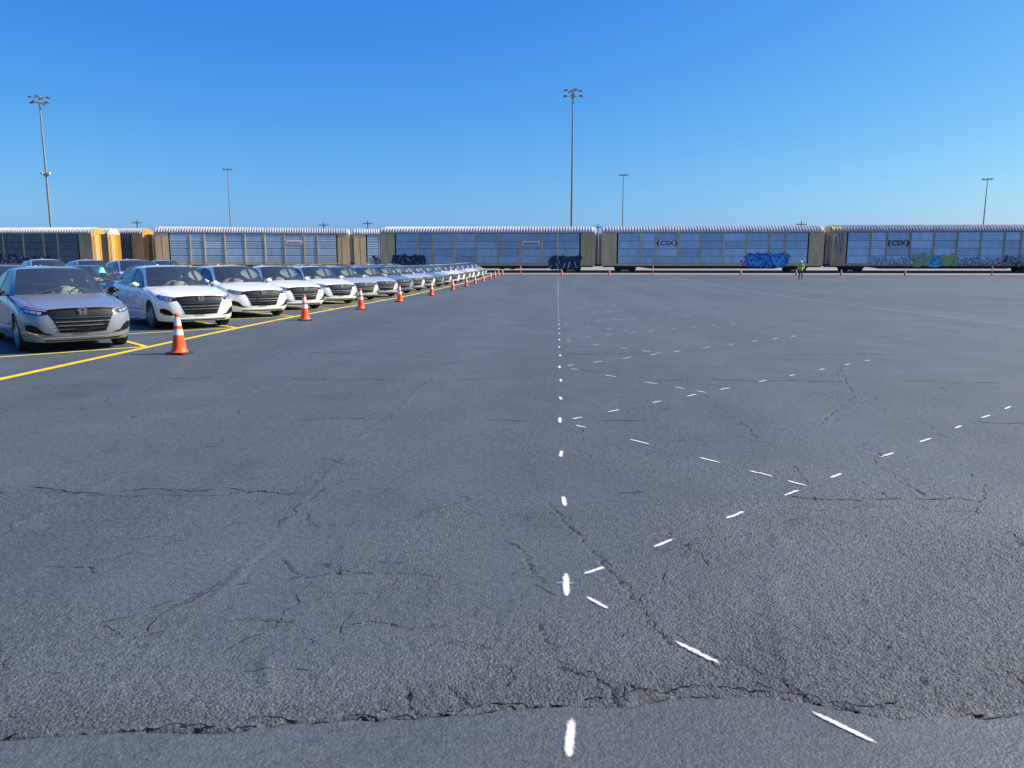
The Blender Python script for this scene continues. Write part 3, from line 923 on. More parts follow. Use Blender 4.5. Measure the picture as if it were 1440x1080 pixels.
def make_car(kind='sedan'):
    REG, rid, co, no, faces, reg = build_car_meshes(kind)
    bvh = BVHTree.FromPolygons([Vector(p) for p in co], faces)
    glass_names = ('windshield','front_window','door_pillar','rear_side_window','quarter_window','rear_window')
    gl = {rid[r] for r in glass_names}
    root = empty('sedan_car' if kind == 'sedan' else 'suv_car')
    P_ = {}
    def part(name, data, mat, parent=root, smooth=True):
        me = mk_mesh(name, data[0], data[1], mat, smooth)
        return link(bpy.data.objects.new(name, me), parent)
    PM = M['paint_white']
    for r in ('front_bumper','hood','roof','trunk_lid','rear_bumper'):
        P_[r] = part(r, split_region(co, no, faces, reg, {rid[r]}, 0, 0, gl, .006), PM)
    for r in ('fender','front_door','rear_door','rear_quarter','side_sill'):
        for s in (1, -1):
            P_[(r, s)] = part(r, split_region(co, no, faces, reg, {rid[r]}, s, 0, gl, .006), PM if r != 'side_sill' else PM)
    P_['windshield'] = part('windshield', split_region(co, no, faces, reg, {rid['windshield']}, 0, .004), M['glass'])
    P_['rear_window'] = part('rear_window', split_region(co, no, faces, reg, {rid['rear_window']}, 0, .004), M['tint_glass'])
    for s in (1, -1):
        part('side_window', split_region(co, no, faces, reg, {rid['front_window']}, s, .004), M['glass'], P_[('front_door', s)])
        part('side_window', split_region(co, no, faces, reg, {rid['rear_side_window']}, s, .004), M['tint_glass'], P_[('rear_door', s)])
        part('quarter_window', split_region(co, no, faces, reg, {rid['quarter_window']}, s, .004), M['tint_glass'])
        part('door_pillar', split_region(co, no, faces, reg, {rid['door_pillar']}, s, 0), M['gloss_black'])
    # dark lining behind every panel: closes the grooves and lines the cabin
    body_ids = {rid[r] for r in REG if r not in glass_names} | {rid['door_pillar']}
    d = split_region(co, no, faces, reg, body_ids, 0, .022)
    part('cabin_lining', d, M['lining'])
    k_ = 1.0 if kind == 'sedan' else 1.13
    zt = (lambda z: z) if kind == 'sedan' else (lambda z: z * 1.08 + max(0, z - .40) * .20)
    # floor pan and dash
    f = MB()
    f.box(-2.15, 2.15, -.70, .70, .19, .34); f.box(-1.0, 1.28, -.80, .80, .30, .42)
    f.box(-2.2, -1.35, -.62, .62, .34, zt(.80)); f.box(1.25, 2.05, -.62, .62, .34, zt(.60))
    f.obj('floor_pan', M['trim_black'], root)
    dz = zt(.93)
    f = MB().prism([(1.18, dz - .35), (1.15, dz + .015), (.98, dz + .035), (.72, dz + .01), (.66, dz - .10), (.80, dz - .35)], -.74, .74, 'xz')
    dash_o = f.obj('dashboard', M['dash'], root, bevel=.02)
    # steering wheel on the left
    f = MB(); c = Vector((.52, .38, dz - .02)); ax = Vector((-.92, 0, .38)).normalized()
    u = Vector((0, 1, 0)); w = ax.cross(u)
    rg = [c + (u * math.cos(t) + w * math.sin(t)) * .185 for t in [2 * math.pi * i / 20 for i in range(20)]]
    for i in range(20): f.tube(rg[i], rg[(i + 1) % 20], .015, n=6, caps=False)
    f.tube(c - ax * .03, c + ax * .02, .06, n=10)
    for t in (0, math.pi, -math.pi / 2): f.tube(c, c + (u * math.cos(t) + w * math.sin(t)) * .18, .014, n=6)
    f.tube(c, c - ax * .25, .03, n=8)
    f.obj('steering_wheel', M['trim_black'], root, smooth=True)
    def seat_mesh():
        bm_ = bmesh.new()
        def blk(x0, x1, y0, y1, z0, z1, lean=0.0):
            r = bmesh.ops.create_cube(bm_, size=1)
            for v in r['verts']:
                t = v.co.z + .5
                v.co = Vector((x0 + (v.co.x + .5) * (x1 - x0) - lean * t, y0 + (v.co.y + .5) * (y1 - y0), z0 + t * (z1 - z0)))
        blk(-.27, .27, -.25, .25, .0, .17); blk(-.36, -.20, -.24, .24, .12, .72, .16); blk(-.55, -.44, -.13, .13, .74, .92, .03)
        bmesh.ops.bevel(bm_, geom=bm_.edges[:], offset=.045, segments=2, affect='EDGES')
        me_ = bpy.data.meshes.new('seat'); bm_.to_mesh(me_); bm_.free(); me_.materials.append(M['seat'])
        me_.polygons.foreach_set('use_smooth', [True] * len(me_.polygons))
        return me_
    sm = seat_mesh()
    for (sx, sy) in ((.10, .37), (.10, -.37), (-.80, .40), (-.80, -.40)):
        so = link(bpy.data.objects.new('seat', sm), root); so.location = (sx, sy, zt(.36))
    so = MB().box(.40, .43, -.11, .11, zt(1.325), zt(1.38)).obj('rear_view_mirror', M['trim_black'], root, bevel=.01)

    # ---- pieces laid on the skin: outlines in the front view (y, z), projected onto the body
    def patch(poly, off=.004, rim=.012, direction=(-1, 0, 0), mirror_=False, step=.05, view='front'):
        """conforming plate with its own thickness"""
        bm_ = bmesh.new()
        pl = [(-a if mirror_ else a, b) for a, b in poly]
        vs_ = [bm_.verts.new((a, b, 0)) for a, b in pl]
        bm_.faces.new(vs_)
        xs_ = [p[0] for p in pl]; zs_ = [p[1] for p in pl]
        for lo, hi, ax_ in ((min(xs_), max(xs_), 0), (min(zs_), max(zs_), 1)):
            q = math.floor(lo / step) * step + step
            while q < hi:
                nn = (1, 0, 0) if ax_ == 0 else (0, 1, 0); cc = (q, 0, 0) if ax_ == 0 else (0, q, 0)
                bmesh.ops.bisect_plane(bm_, geom=bm_.verts[:] + bm_.edges[:] + bm_.faces[:], plane_co=cc, plane_no=nn)
                q += step
        bm_.verts.index_update()
        dirv = Vector(direction)
        pos, base = [], []
        for v in bm_.verts:
            if view == 'front': o_ = Vector((3.2, v.co.x, v.co.y)) - Vector((0, dirv.y, dirv.z)) * 0
            elif view == 'rear': o_ = Vector((-3.2, v.co.x, v.co.y))
            else: o_ = Vector((v.co.x, 2.0 if view == 'left' else -2.0, v.co.y))
            h, nr, _, _ = bvh.ray_cast(o_, dirv)
            if h is None:
                h, nr, _, _ = bvh.find_nearest(o_ + dirv * 1.0)
            if nr.dot(dirv) > 0: nr = -nr
            pos.append(h + nr * off); base.append(h - nr * rim)
        nv = len(pos)
        fs_ = [tuple(v.index for v in f_.verts) for f_ in bm_.faces]
        bd = [e for e in bm_.edges if len(e.link_faces) == 1]
        for e in bd:
            a, b = e.verts[0].index, e.verts[1].index
            fs_.append((a, b, nv + b, nv + a))
        bm_.free()
        mb = MB(); mb.add(pos + base, fs_)
        return mb
    def lay(name, poly, mat, parent=root, both=True, **k):
        out = []
        for mir in ((False, True) if both else (False,)):
            mb = patch(poly, mirror_=mir, **k)
            me = mb.mesh(name, mat, False)
            for p in me.polygons: p.use_smooth = False
            out.append(link(bpy.data.objects.new(name, me), parent))
        return out
    def sym(h):
        return h + [(-a, b) for a, b in reversed(h) if abs(a) > 1e-6]
    FB = P_['front_bumper']
    Z = zt
    if kind == 'sedan':
        gr = lay('grille', sym([(0,.782),(.30,.780),(.52,.768),(.58,.73),(.53,.68),(.475,.60),(.43,.50),(.37,.36),(0,.35)]), M['grille_black'], FB, both=False, off=.006)[0]
        for z0, hw, mt in ((.615,.465,'dark_chrome'),(.548,.435,'chrome'),(.482,.41,'chrome'),(.418,.385,'dark_chrome')):
            lay('grille_bar', sym([(0,z0 + .006),(hw,z0 + .007),(hw - .01,z0 - .008),(0,z0 - .009)]), M[mt], gr, both=False, off=.022, rim=.0, step=.08)
        lay('grille_wing', sym([(0,.772),(.34,.768),(.53,.756),(.54,.744),(.38,.756),(0,.760)]), M['gloss_black'], gr, both=False, off=.020, rim=0, step=.08)
        hl = lay('headlight', [(.50,.69),(.53,.762),(.72,.788),(.825,.812),(.853,.79),(.842,.715),(.76,.685),(.62,.672)], M['gloss_black'], root, off=.007)
        for i, h in enumerate(hl):
            mir = i == 1
            for poly in ([(.54,.748),(.72,.776),(.83,.803),(.84,.79),(.73,.762),(.55,.734)], [(.62,.722),(.685,.735),(.685,.69),(.635,.682)],
                         [(.70,.738),(.765,.754),(.765,.702),(.70,.692)], [(.778,.757),(.832,.770),(.830,.728),(.778,.708)]):
                me = patch(poly, off=.013, rim=0, mirror_=mir, step=.04).mesh('lamp', M['lamp_clear'])
                link(bpy.data.objects.new('lamp', me), h)
        for h in lay('fog_pocket', [(.48,.325),(.62,.365),(.70,.46),(.78,.505),(.852,.50),(.852,.40),(.80,.348),(.66,.322)], M['grille_black'], FB, off=.005): pass
        lay('fog_blade', [(.60,.335),(.72,.352),(.81,.385),(.838,.41),(.84,.395),(.81,.365),(.72,.335),(.60,.322)], M['chrome'], FB, off=.014, rim=0)
        lay('lip', sym([(0,.268),(.42,.270),(.60,.278),(.80,.292),(.80,.268),(.60,.248),(.40,.238),(0,.236)]), PM, FB, both=False, off=.012, rim=0, step=.09)
        lay('lower_intake', sym([(0,.232),(.40,.234),(.60,.244),(.60,.205),(0,.20)]), M['trim_black'], FB, both=False, off=.004, step=.09)
        lay('radar_cover', sym([(0,.445),(.11,.445),(.11,.375),(0,.375)]), M['gloss_black'], gr, both=False, off=.028, rim=0)
        ez = .715; es = 1.0
    else:
        gr = lay('grille', sym([(0,Z(.76)),(.45,Z(.75)),(.50,Z(.62)),(.42,Z(.45)),(0,Z(.44))]), M['gloss_black'], FB, both=False, off=.006)[0]
        for z0 in (.69, .60, .52):
            lay('grille_bar', sym([(0,Z(z0) + .012),(.46,Z(z0) + .012),(.45,Z(z0) - .012),(0,Z(z0) - .012)]), M['chrome'], gr, both=False, off=.02, rim=0, step=.08)
        lay('headlight', [(.52,Z(.66)),(.53,Z(.75)),(.72,Z(.79)),(.84,Z(.80)),(.84,Z(.72)),(.70,Z(.67))], M['lamp_clear'], root, off=.007)
        lay('fog_pocket', [(.60,Z(.36)),(.62,Z(.46)),(.80,Z(.47)),(.82,Z(.38))], M['trim_black'], FB, off=.005)
        ez = Z(.66); es = 1.1
    # the maker's mark: a slanted H inside a rounded frame
    h, nr, _, _ = bvh.ray_cast(Vector((3, 0, ez)), Vector((-1, 0, 0)))
    f = MB(); fx = h.x + .022
    def bar(a, b, wa, wb):
        f.add([(fx, a[0] - wa, a[1]), (fx, a[0] + wa, a[1]), (fx, b[0] + wb, b[1]), (fx, b[0] - wb, b[1]),
               (fx + .012, a[0] - wa, a[1]), (fx + .012, a[0] + wa, a[1]), (fx + .012, b[0] + wb, b[1]), (fx + .012, b[0] - wb, b[1])],
              [(0,3,2,1),(4,5,6,7),(0,1,5,4),(1,2,6,5),(2,3,7,6),(3,0,4,7)])
    q = es
    for s in (-1, 1):
        bar((s * .026 * q, ez - .042 * q), (s * .042 * q, ez + .044 * q), .0095 * q, .0125 * q)
        bar((s * .055 * q, ez - .050 * q), (s * .072 * q, ez + .054 * q), .005 * q, .005 * q)
    f.box(fx + .001, fx + .011, -.030 * q, .030 * q, ez - .011 * q, ez + .008 * q)
    f.box(fx + .001, fx + .011, -.068 * q, .068 * q, ez + .050 * q, ez + .060 * q)
    f.box(fx + .001, fx + .011, -.055 * q, .055 * q, ez - .058 * q, ez - .049 * q)
    f.obj('emblem', M['chrome'], gr)
    # rear lamps and plate recess
    if kind == 'sedan':
        lay('tail_light', [(.45,.93),(.46,.985),(.70,1.0),(.78,.98),(.79,.86),(.74,.82),(.70,.93)], M['lamp_red'], root, off=.006, direction=(1, 0, 0), view='rear')
    else:
        lay('tail_light', [(.60,Z(.80)),(.60,Z(.95)),(.74,Z(.97)),(.78,Z(.82))], M['lamp_red'], root, off=.006, direction=(1, 0, 0), view='rear')
    lay('plate_recess', sym([(0,Z(.80)),(.17,Z(.80)),(.17,Z(.68)),(0,Z(.68))]), M['trim_black'], P_['rear_bumper'], both=False, off=.004, direction=(1, 0, 0), view='rear')
    # handles, mirrors
    for s in (1, -1):
        for px, dn in ((.03, 'front_door'), (-.93, 'rear_door')):
            zz = Z(.845) if px > 0 else Z(.865)
            hp, nr, _, _ = bvh.ray_cast(Vector((px, s * 2, zz)), Vector((0, -s, 0)))
            MB().box(px - .11, px + .11, min(hp.y - s * .01, hp.y + s * .035), max(hp.y - s * .01, hp.y + s * .035), zz - .016, zz + .016).obj('handle', PM, P_[(dn, s)], bevel=.008)
        bm_ = bmesh.new(); bmesh.ops.create_cube(bm_, size=1)
        bmesh.ops.bevel(bm_, geom=bm_.edges[:], offset=.28, segments=2, affect='EDGES')
        me_ = bpy.data.meshes.new('door_mirror')
        for v in bm_.verts:
            t = v.co.x + .5
            v.co = Vector((.66 + v.co.x * .13, s * (.99 + v.co.y * .20), Z(1.035) + v.co.z * .135 * (1.0 - .2 * t)))
        bm_.to_mesh(me_); bm_.free(); me_.materials.append(PM)
        me_.polygons.foreach_set('use_smooth', [True] * len(me_.polygons))
        mo = link(bpy.data.objects.new('door_mirror', me_), root)
        MB().box(.60, .68, min(s * .84, s * .96), max(s * .84, s * .96), Z(.965), Z(.995)).obj('mirror_stalk', M['trim_black'], mo)
        MB().box(.585, .592, min(s * .90, s * 1.07), max(s * .90, s * 1.07), Z(.985), Z(1.08)).obj('mirror_glass', M['chrome'], mo)
        # window surround
    # wipers
    f = MB()
    for y0, y1 in ((.55, .05), (-.05, -.52)):
        a = bvh.ray_cast(Vector((CARLEN / 2 - 1.40, y0, 3)), Vector((0, 0, -1)))[0]
        b = bvh.ray_cast(Vector((CARLEN / 2 - 1.33, y1, 3)), Vector((0, 0, -1)))[0]
        f.tube(a + Vector((0, 0, .018)), b + Vector((0, 0, .018)), .010, n=6)
    f.obj('wiper', M['trim_black'], root)
    # roof antenna fin
    zt_r = bvh.ray_cast(Vector((-.75, 0, 3)), Vector((0, 0, -1)))[0].z
    MB().prism([(-.62, zt_r - .02), (-.80, zt_r + .06), (-.84, zt_r - .02)], -.018, .018, 'xz').obj('antenna_fin', PM, root, bevel=.004)
    # ---- wheels
    rr = .335 * (1.0 if kind == 'sedan' else 1.10)
    prof = [(rr * .70, -.10), (rr * .86, -.108), (rr * .955, -.098), (rr, -.075), (rr, .075), (rr * .955, .098), (rr * .86, .108), (rr * .70, .10)]
    tyre = MB().lathe(prof, 40, 'y').mesh('tyre', M['rubber'], True)
    f = MB()
    f.lathe([(rr * .715, .103), (rr * .735, .095), (rr * .72, .07), (rr * .67, .0), (rr * .66, -.09)], 40, 'y')
    f.lathe([(rr * .20, .07), (rr * .19, .088), (rr * .10, .092), (.001, .092)], 16, 'y')
    nsp = 10 if kind == 'sedan' else 6
    for i in range(nsp):
        t = 2 * math.pi * (i + (.22 if i % 2 else -.22) * (kind == 'sedan')) / nsp
        a = Vector((math.cos(t), 0, math.sin(t))); b = Vector((-math.sin(t), 0, math.cos(t)))
        w0, w1 = .020, .030
        p = []
        for rad, yy, w_ in ((rr * .14, .086, w0), (rr * .70, .082, w1)):
            for sgn in (-1, 1):
                p.append(a * rad + b * (w_ * sgn) + Vector((0, yy, 0)))
                p.append(a * rad + b * (w_ * sgn) + Vector((0, yy - .04, 0)))
        f.add(p, [(0,2,6,4),(0,4,5,1),(2,3,7,6),(1,5,7,3),(0,1,3,2),(4,6,7,5)])
    rim = f.mesh('rim', M['rim'], False)
    hub = MB().lathe([(.001, .02), (rr * .42, .02), (rr * .42, -.02), (.001, -.02)], 24, 'y').mesh('brake_disc', M['dark_chrome'], False)
    wc = [(CARLEN / 2 - .95), (CARLEN / 2 - 3.78)]
    for xx in wc:
        for s in (1, -1):
            wo = bpy.data.objects.new('wheel', tyre.copy()) if False else empty('wheel', (xx, s * .805, rr), 0 if s > 0 else math.pi)
            wo.parent = root
            for nm, me in (('tyre', tyre), ('rim', rim), ('brake_disc', hub)):
                link(bpy.data.objects.new(nm, me), wo)
    return root

sedan0 = make_car('sedan')
suv0 = make_car('suv')
# ================================================================== railway
M['ballast'] = pmat('ballast', (0.23, 0.22, 0.20), 0.95, noise=0.3, nscale=1.2, bump=0.6, bscale=14)
M['concrete'] = pmat('concrete', (0.34, 0.335, 0.32), 0.85, noise=0.15, nscale=0.8)
M['steel_dark'] = pmat('steel_dark', (0.020, 0.020, 0.022), 0.7, noise=0.3, nscale=2)
M['rail_steel'] = pmat('rail_steel', (0.09, 0.075, 0.065), 0.5, 0.5, noise=0.3, nscale=2)
M['timber'] = pmat('timber', (0.07, 0.055, 0.045), 0.9, noise=0.4, nscale=3)
M['galv'] = grime_mat('galv', (0.46, 0.60, 0.68), (0.27, 0.35, 0.40), 0.5, 0.25, 0.55)
M['galv_dark'] = grime_mat('galv_dark', (0.27, 0.29, 0.32), (0.12, 0.13, 0.15), 0.55, 0.25, 0.6)
M['galv_grey'] = grime_mat('galv_grey', (0.38, 0.49, 0.56), (0.22, 0.28, 0.32), 0.5, 0.25, 0.6)
M['galv_soot'] = grime_mat('galv_soot', (0.13, 0.16, 0.175), (0.06, 0.07, 0.08), 0.6, 0.2, 0.6)
M['tan'] = grime_mat('tan', (0.68, 0.47, 0.23), (0.34, 0.23, 0.12), 0.65, 0.0, 0.7)
M['tan_dark'] = grime_mat('tan_dark', (0.50, 0.35, 0.19), (0.18, 0.12, 0.07), 0.65, 0.0, 0.7)
M['yellow_rail'] = grime_mat('yellow_rail', (0.52, 0.25, 0.03), (0.18, 0.08, 0.02), 0.6, 0.0, 0.55, (1.0, 1.0, 0.15), 3.0)
M['roof_sheet'] = grime_mat('roof_sheet', (0.50, 0.50, 0.48), (0.24, 0.23, 0.22), 0.55, 0.1, 0.5, (.6, .6, .6), 1.0)
M['roof_sheet_dull'] = grime_mat('roof_sheet_dull', (0.34, 0.34, 0.33), (0.16, 0.16, 0.155), 0.6, 0.1, 0.6, (.6, .6, .6), 1.0)
M['white_board'] = pmat('white_board', (0.62, 0.62, 0.60), 0.6, noise=0.2, nscale=5)
M['board_red'] = pmat('board_red', (0.42, 0.035, 0.03), 0.6)
M['ladder_grey'] = pmat('ladder_grey', (0.55, 0.55, 0.52), 0.6, noise=0.2)
M['print_black'] = pmat('print_black', (0.012, 0.014, 0.02), 0.7)
M['print_grey'] = pmat('print_grey', (0.50, 0.54, 0.60), 0.7)
def spraycol(k, c): M[k] = pmat(k, c, 0.55, noise=0.25, nscale=1.5)
spraycol('g_blue', (0.02, 0.21, 0.58)); spraycol('g_cyan', (0.06, 0.42, 0.70)); spraycol('g_navy', (0.010, 0.022, 0.06))
spraycol('g_green', (0.20, 0.36, 0.20)); spraycol('g_teal', (0.012, 0.045, 0.06)); spraycol('g_white', (0.60, 0.63, 0.68))
spraycol('g_cream', (0.62, 0.56, 0.44)); spraycol('g_ochre', (0.62, 0.40, 0.12)); spraycol('g_plum', (0.16, 0.09, 0.14))
spraycol('g_pink', (0.40, 0.10, 0.26)); spraycol('g_grey', (0.20, 0.24, 0.32)); spraycol('g_lime', (0.32, 0.42, 0.10))

ROW_Y = 100.0
BED_Z = 0.20
# track bed, a pale raised strip with a low front step
f = MB()
f.add([(-300, 94.5, -.3), (300, 94.5, -.3), (300, 94.5, tz(94.5) + .03), (-300, 94.5, tz(94.5) + .03),
       (-300, 96.4, BED_Z - .05), (300, 96.4, BED_Z - .05), (-300, 190, BED_Z - .03), (300, 190, BED_Z - .03)],
      [(0, 1, 2, 3), (3, 2, 5, 4), (4, 5, 7, 6)])
bed = tag(f.obj('track_bed', M['ballast']), kind='structure')
f = MB().box(-300, 300, 94.25, 94.45, -.2, tz(94.3) + .04)
tag(f.obj('kerb_strip', M['concrete']), kind='structure')
def track(y):
    t = empty('railway_track', (0, y, BED_Z))
    for s in (-.7175, .7175):
        MB().box(-300, 300, s - .035, s + .035, -.02, .13).obj('rail', M['rail_steel'], t)
    f = MB()
    for i in range(-90, 180):
        f.box(i * .62 - .11, i * .62 + .11, -1.3, 1.3, -.06, -.0)
    so = f.obj('sleepers', M['timber'], t); so['kind'] = 'stuff'
    return t
tag(track(ROW_Y + 1.55), 'railway track on pale ballast under the nearest train', 'railway track', 'railway tracks')
tag(track(ROW_Y + 13.5), 'railway track on pale ballast behind the nearest train', 'railway track', 'railway tracks')

BAYS = [2.85, 1.98, 2.83, 2.83, 2.83, 2.83, 2.83, 1.98, 2.85]
END_W = 1.9
LEN = sum(BAYS) + 2 * END_W
HALF = LEN / 2
RH0, RH1 = 4.86, 5.66           # eave and crown above the rail
# ---- shared meshes
def roof_mesh():
    prof = [(-1.56, RH0), (-1.57, RH0 + .16), (-1.46, RH0 + .36), (-1.15, RH0 + .58), (-.55, RH1 - .03), (0, RH1), (.55, RH1 - .03), (1.15, RH0 + .58), (1.46, RH0 + .36), (1.57, RH0 + .16), (1.56, RH0)]
    xs_ = []
    p = .36; n = int((LEN - .5) / p); x = -n * p / 2
    amp = .12
    for i in range(n):
        xs_ += [(x, 0), (x + .18, 0), (x + .20, amp), (x + .30, amp), (x + .33, 0)]
        x += p
    xs_ = [(-HALF + .05, 0)] + xs_ + [(HALF - .05, 0)]
    m = MB(); vs_ = []
    k = len(prof)
    for x, a in xs_:
        for i, (y, z) in enumerate(prof):
            q = 1 + a / 1.6 * (0 if i in (0, k - 1) else 1)
            vs_.append((x, y * q, RH0 + (z - RH0) * (1 + a * (1.0 if i not in (0, k - 1) else 0))))
    fs_ = []
    for i in range(len(xs_) - 1):
        for j in range(k - 1):
            a = i * k + j
            fs_.append((a, a + k, a + k + 1, a + 1))
    fs_.append(tuple(range(k))); e = (len(xs_) - 1) * k; fs_.append(tuple(reversed(range(e, e + k))))
    m.add(vs_, fs_)
    return m.mesh('roof', M['roof_sheet'])
ROOF = roof_mesh()
PANEL = {}
def sheet_mesh(w, h, nr=3):
    key = (round(w, 2), round(h, 2))
    if key in PANEL: return PANEL[key]
    prof = []
    st = h / nr
    for i in range(nr):
        z = i * st
        prof += [(0, z), (-.05, z + st * .12), (-.05, z + st * .66), (0, z + st * .90)]
    prof.append((0, h))
    vs_ = []
    for x in (-w / 2, w / 2):
        vs_ += [(x, y, z) for y, z in prof]
    k = len(prof)
    m = MB().add(vs_, [(i, i + k, i + k + 1, i + 1) for i in range(k - 1)])
    # returned edges give the sheet its depth
    m.add([(-w / 2, 0, 0), (w / 2, 0, 0), (w / 2, .05, 0), (-w / 2, .05, 0), (-w / 2, 0, h), (w / 2, 0, h), (w / 2, .05, h), (-w / 2, .05, h)], [(0, 1, 2, 3), (4, 7, 6, 5), (0, 3, 7, 4), (1, 5, 6, 2)])
    me = m.mesh('panel', M['galv'], recalc=False)
    PANEL[key] = me
    return me
SILL_T = 1.02; PAN_T = 4.80
TIER = [(1.02, 1.92), (1.96, 2.86), (2.90, 3.80), (3.84, 4.80)]
def wheel_mesh():
    m = MB().lathe([(.001, -.06), (.40, -.06), (.42, -.05), (.42, .03), (.45, .05), (.45, .075), (.001, .075)], 20, 'y')
    return m.mesh('wheel', M['steel_dark'])
RWHEEL = wheel_mesh()
def frame_mesh():
    m = MB().prism([(-1.35, .50), (-1.30, .62), (-.75, .70), (-.5, .74), (.5, .74), (.75, .70), (1.30, .62), (1.35, .50), (1.0, .36), (.62, .40), (.45, .18), (-.45, .18), (-.62, .40), (-1.0, .36)], 0, .12, 'xz')
    for x in (-.20, 0, .20): m.tube((x, .06, .22), (x, .06, .62), .07, n=8)
    return m.mesh('side_frame', M['steel_dark'])
RFRAME = frame_mesh()
def shared(name, me, parent, loc=(0, 0, 0), mat=None, rz=0):
    o = link(bpy.data.objects.new(name, me), parent); o.location = loc; o.rotation_euler = (0, 0, rz)
    if mat is not None and me.materials[0] != mat:
        o.material_slots[0].link = 'OBJECT'; o.material_slots[0].material = mat
    return o
POST = MB().box(-.11, .11, -1.60, -1.50, SILL_T, PAN_T + .06).box(-.05, .05, -1.625, -1.60, SILL_T, PAN_T + .06).mesh('post', M['tan'])
def door_leaf(sgn):
    """one curved leaf of an end door with its upright ribs"""
    pts = []
    for i in range(7):
        a = i / 6
        pts.append((.34 * math.sin(a * math.pi * .5) * 1.0, sgn * (1.50 - 1.50 * a)))
    m = MB(); vs_ = []
    for (x, y) in pts:
        vs_ += [(x, y, .78), (x, y, RH0 + .05)]
    m.add(vs_, [(2 * i, 2 * i + 2, 2 * i + 3, 2 * i + 1) for i in range(6)])
    for i in (1, 3, 5):
        x, y = pts[i]
        m.box(x - .02, x + .06, y - .04, y + .04, .80, RH0)
    m.box(.30, .36, min(0, sgn * .06), max(0, sgn * .06), .80, RH0)
    return m.mesh('end_door', M['tan'])
DOOR = {1: door_leaf(1), -1: door_leaf(-1)}

def text_obj(txt, size, mat, parent, loc, name, sx=1.0):
    cu = bpy.data.curves.new('t', 'FONT'); cu.body = txt; cu.size = size; cu.align_x = 'CENTER'; cu.align_y = 'CENTER'
    cu.offset = size * .02; cu.extrude = .002
    t = bpy.data.objects.new('t', cu); COL.objects.link(t)
    me = bpy.data.meshes.new_from_object(t.evaluated_get(bpy.context.evaluated_depsgraph_get()))
    bpy.data.objects.remove(t)
    me.materials.clear(); me.materials.append(mat)
    o = link(bpy.data.objects.new(name, me), parent)
    o.location = loc; o.rotation_euler = (R(90), 0, 0); o.scale = (sx, 1, 1)
    return o

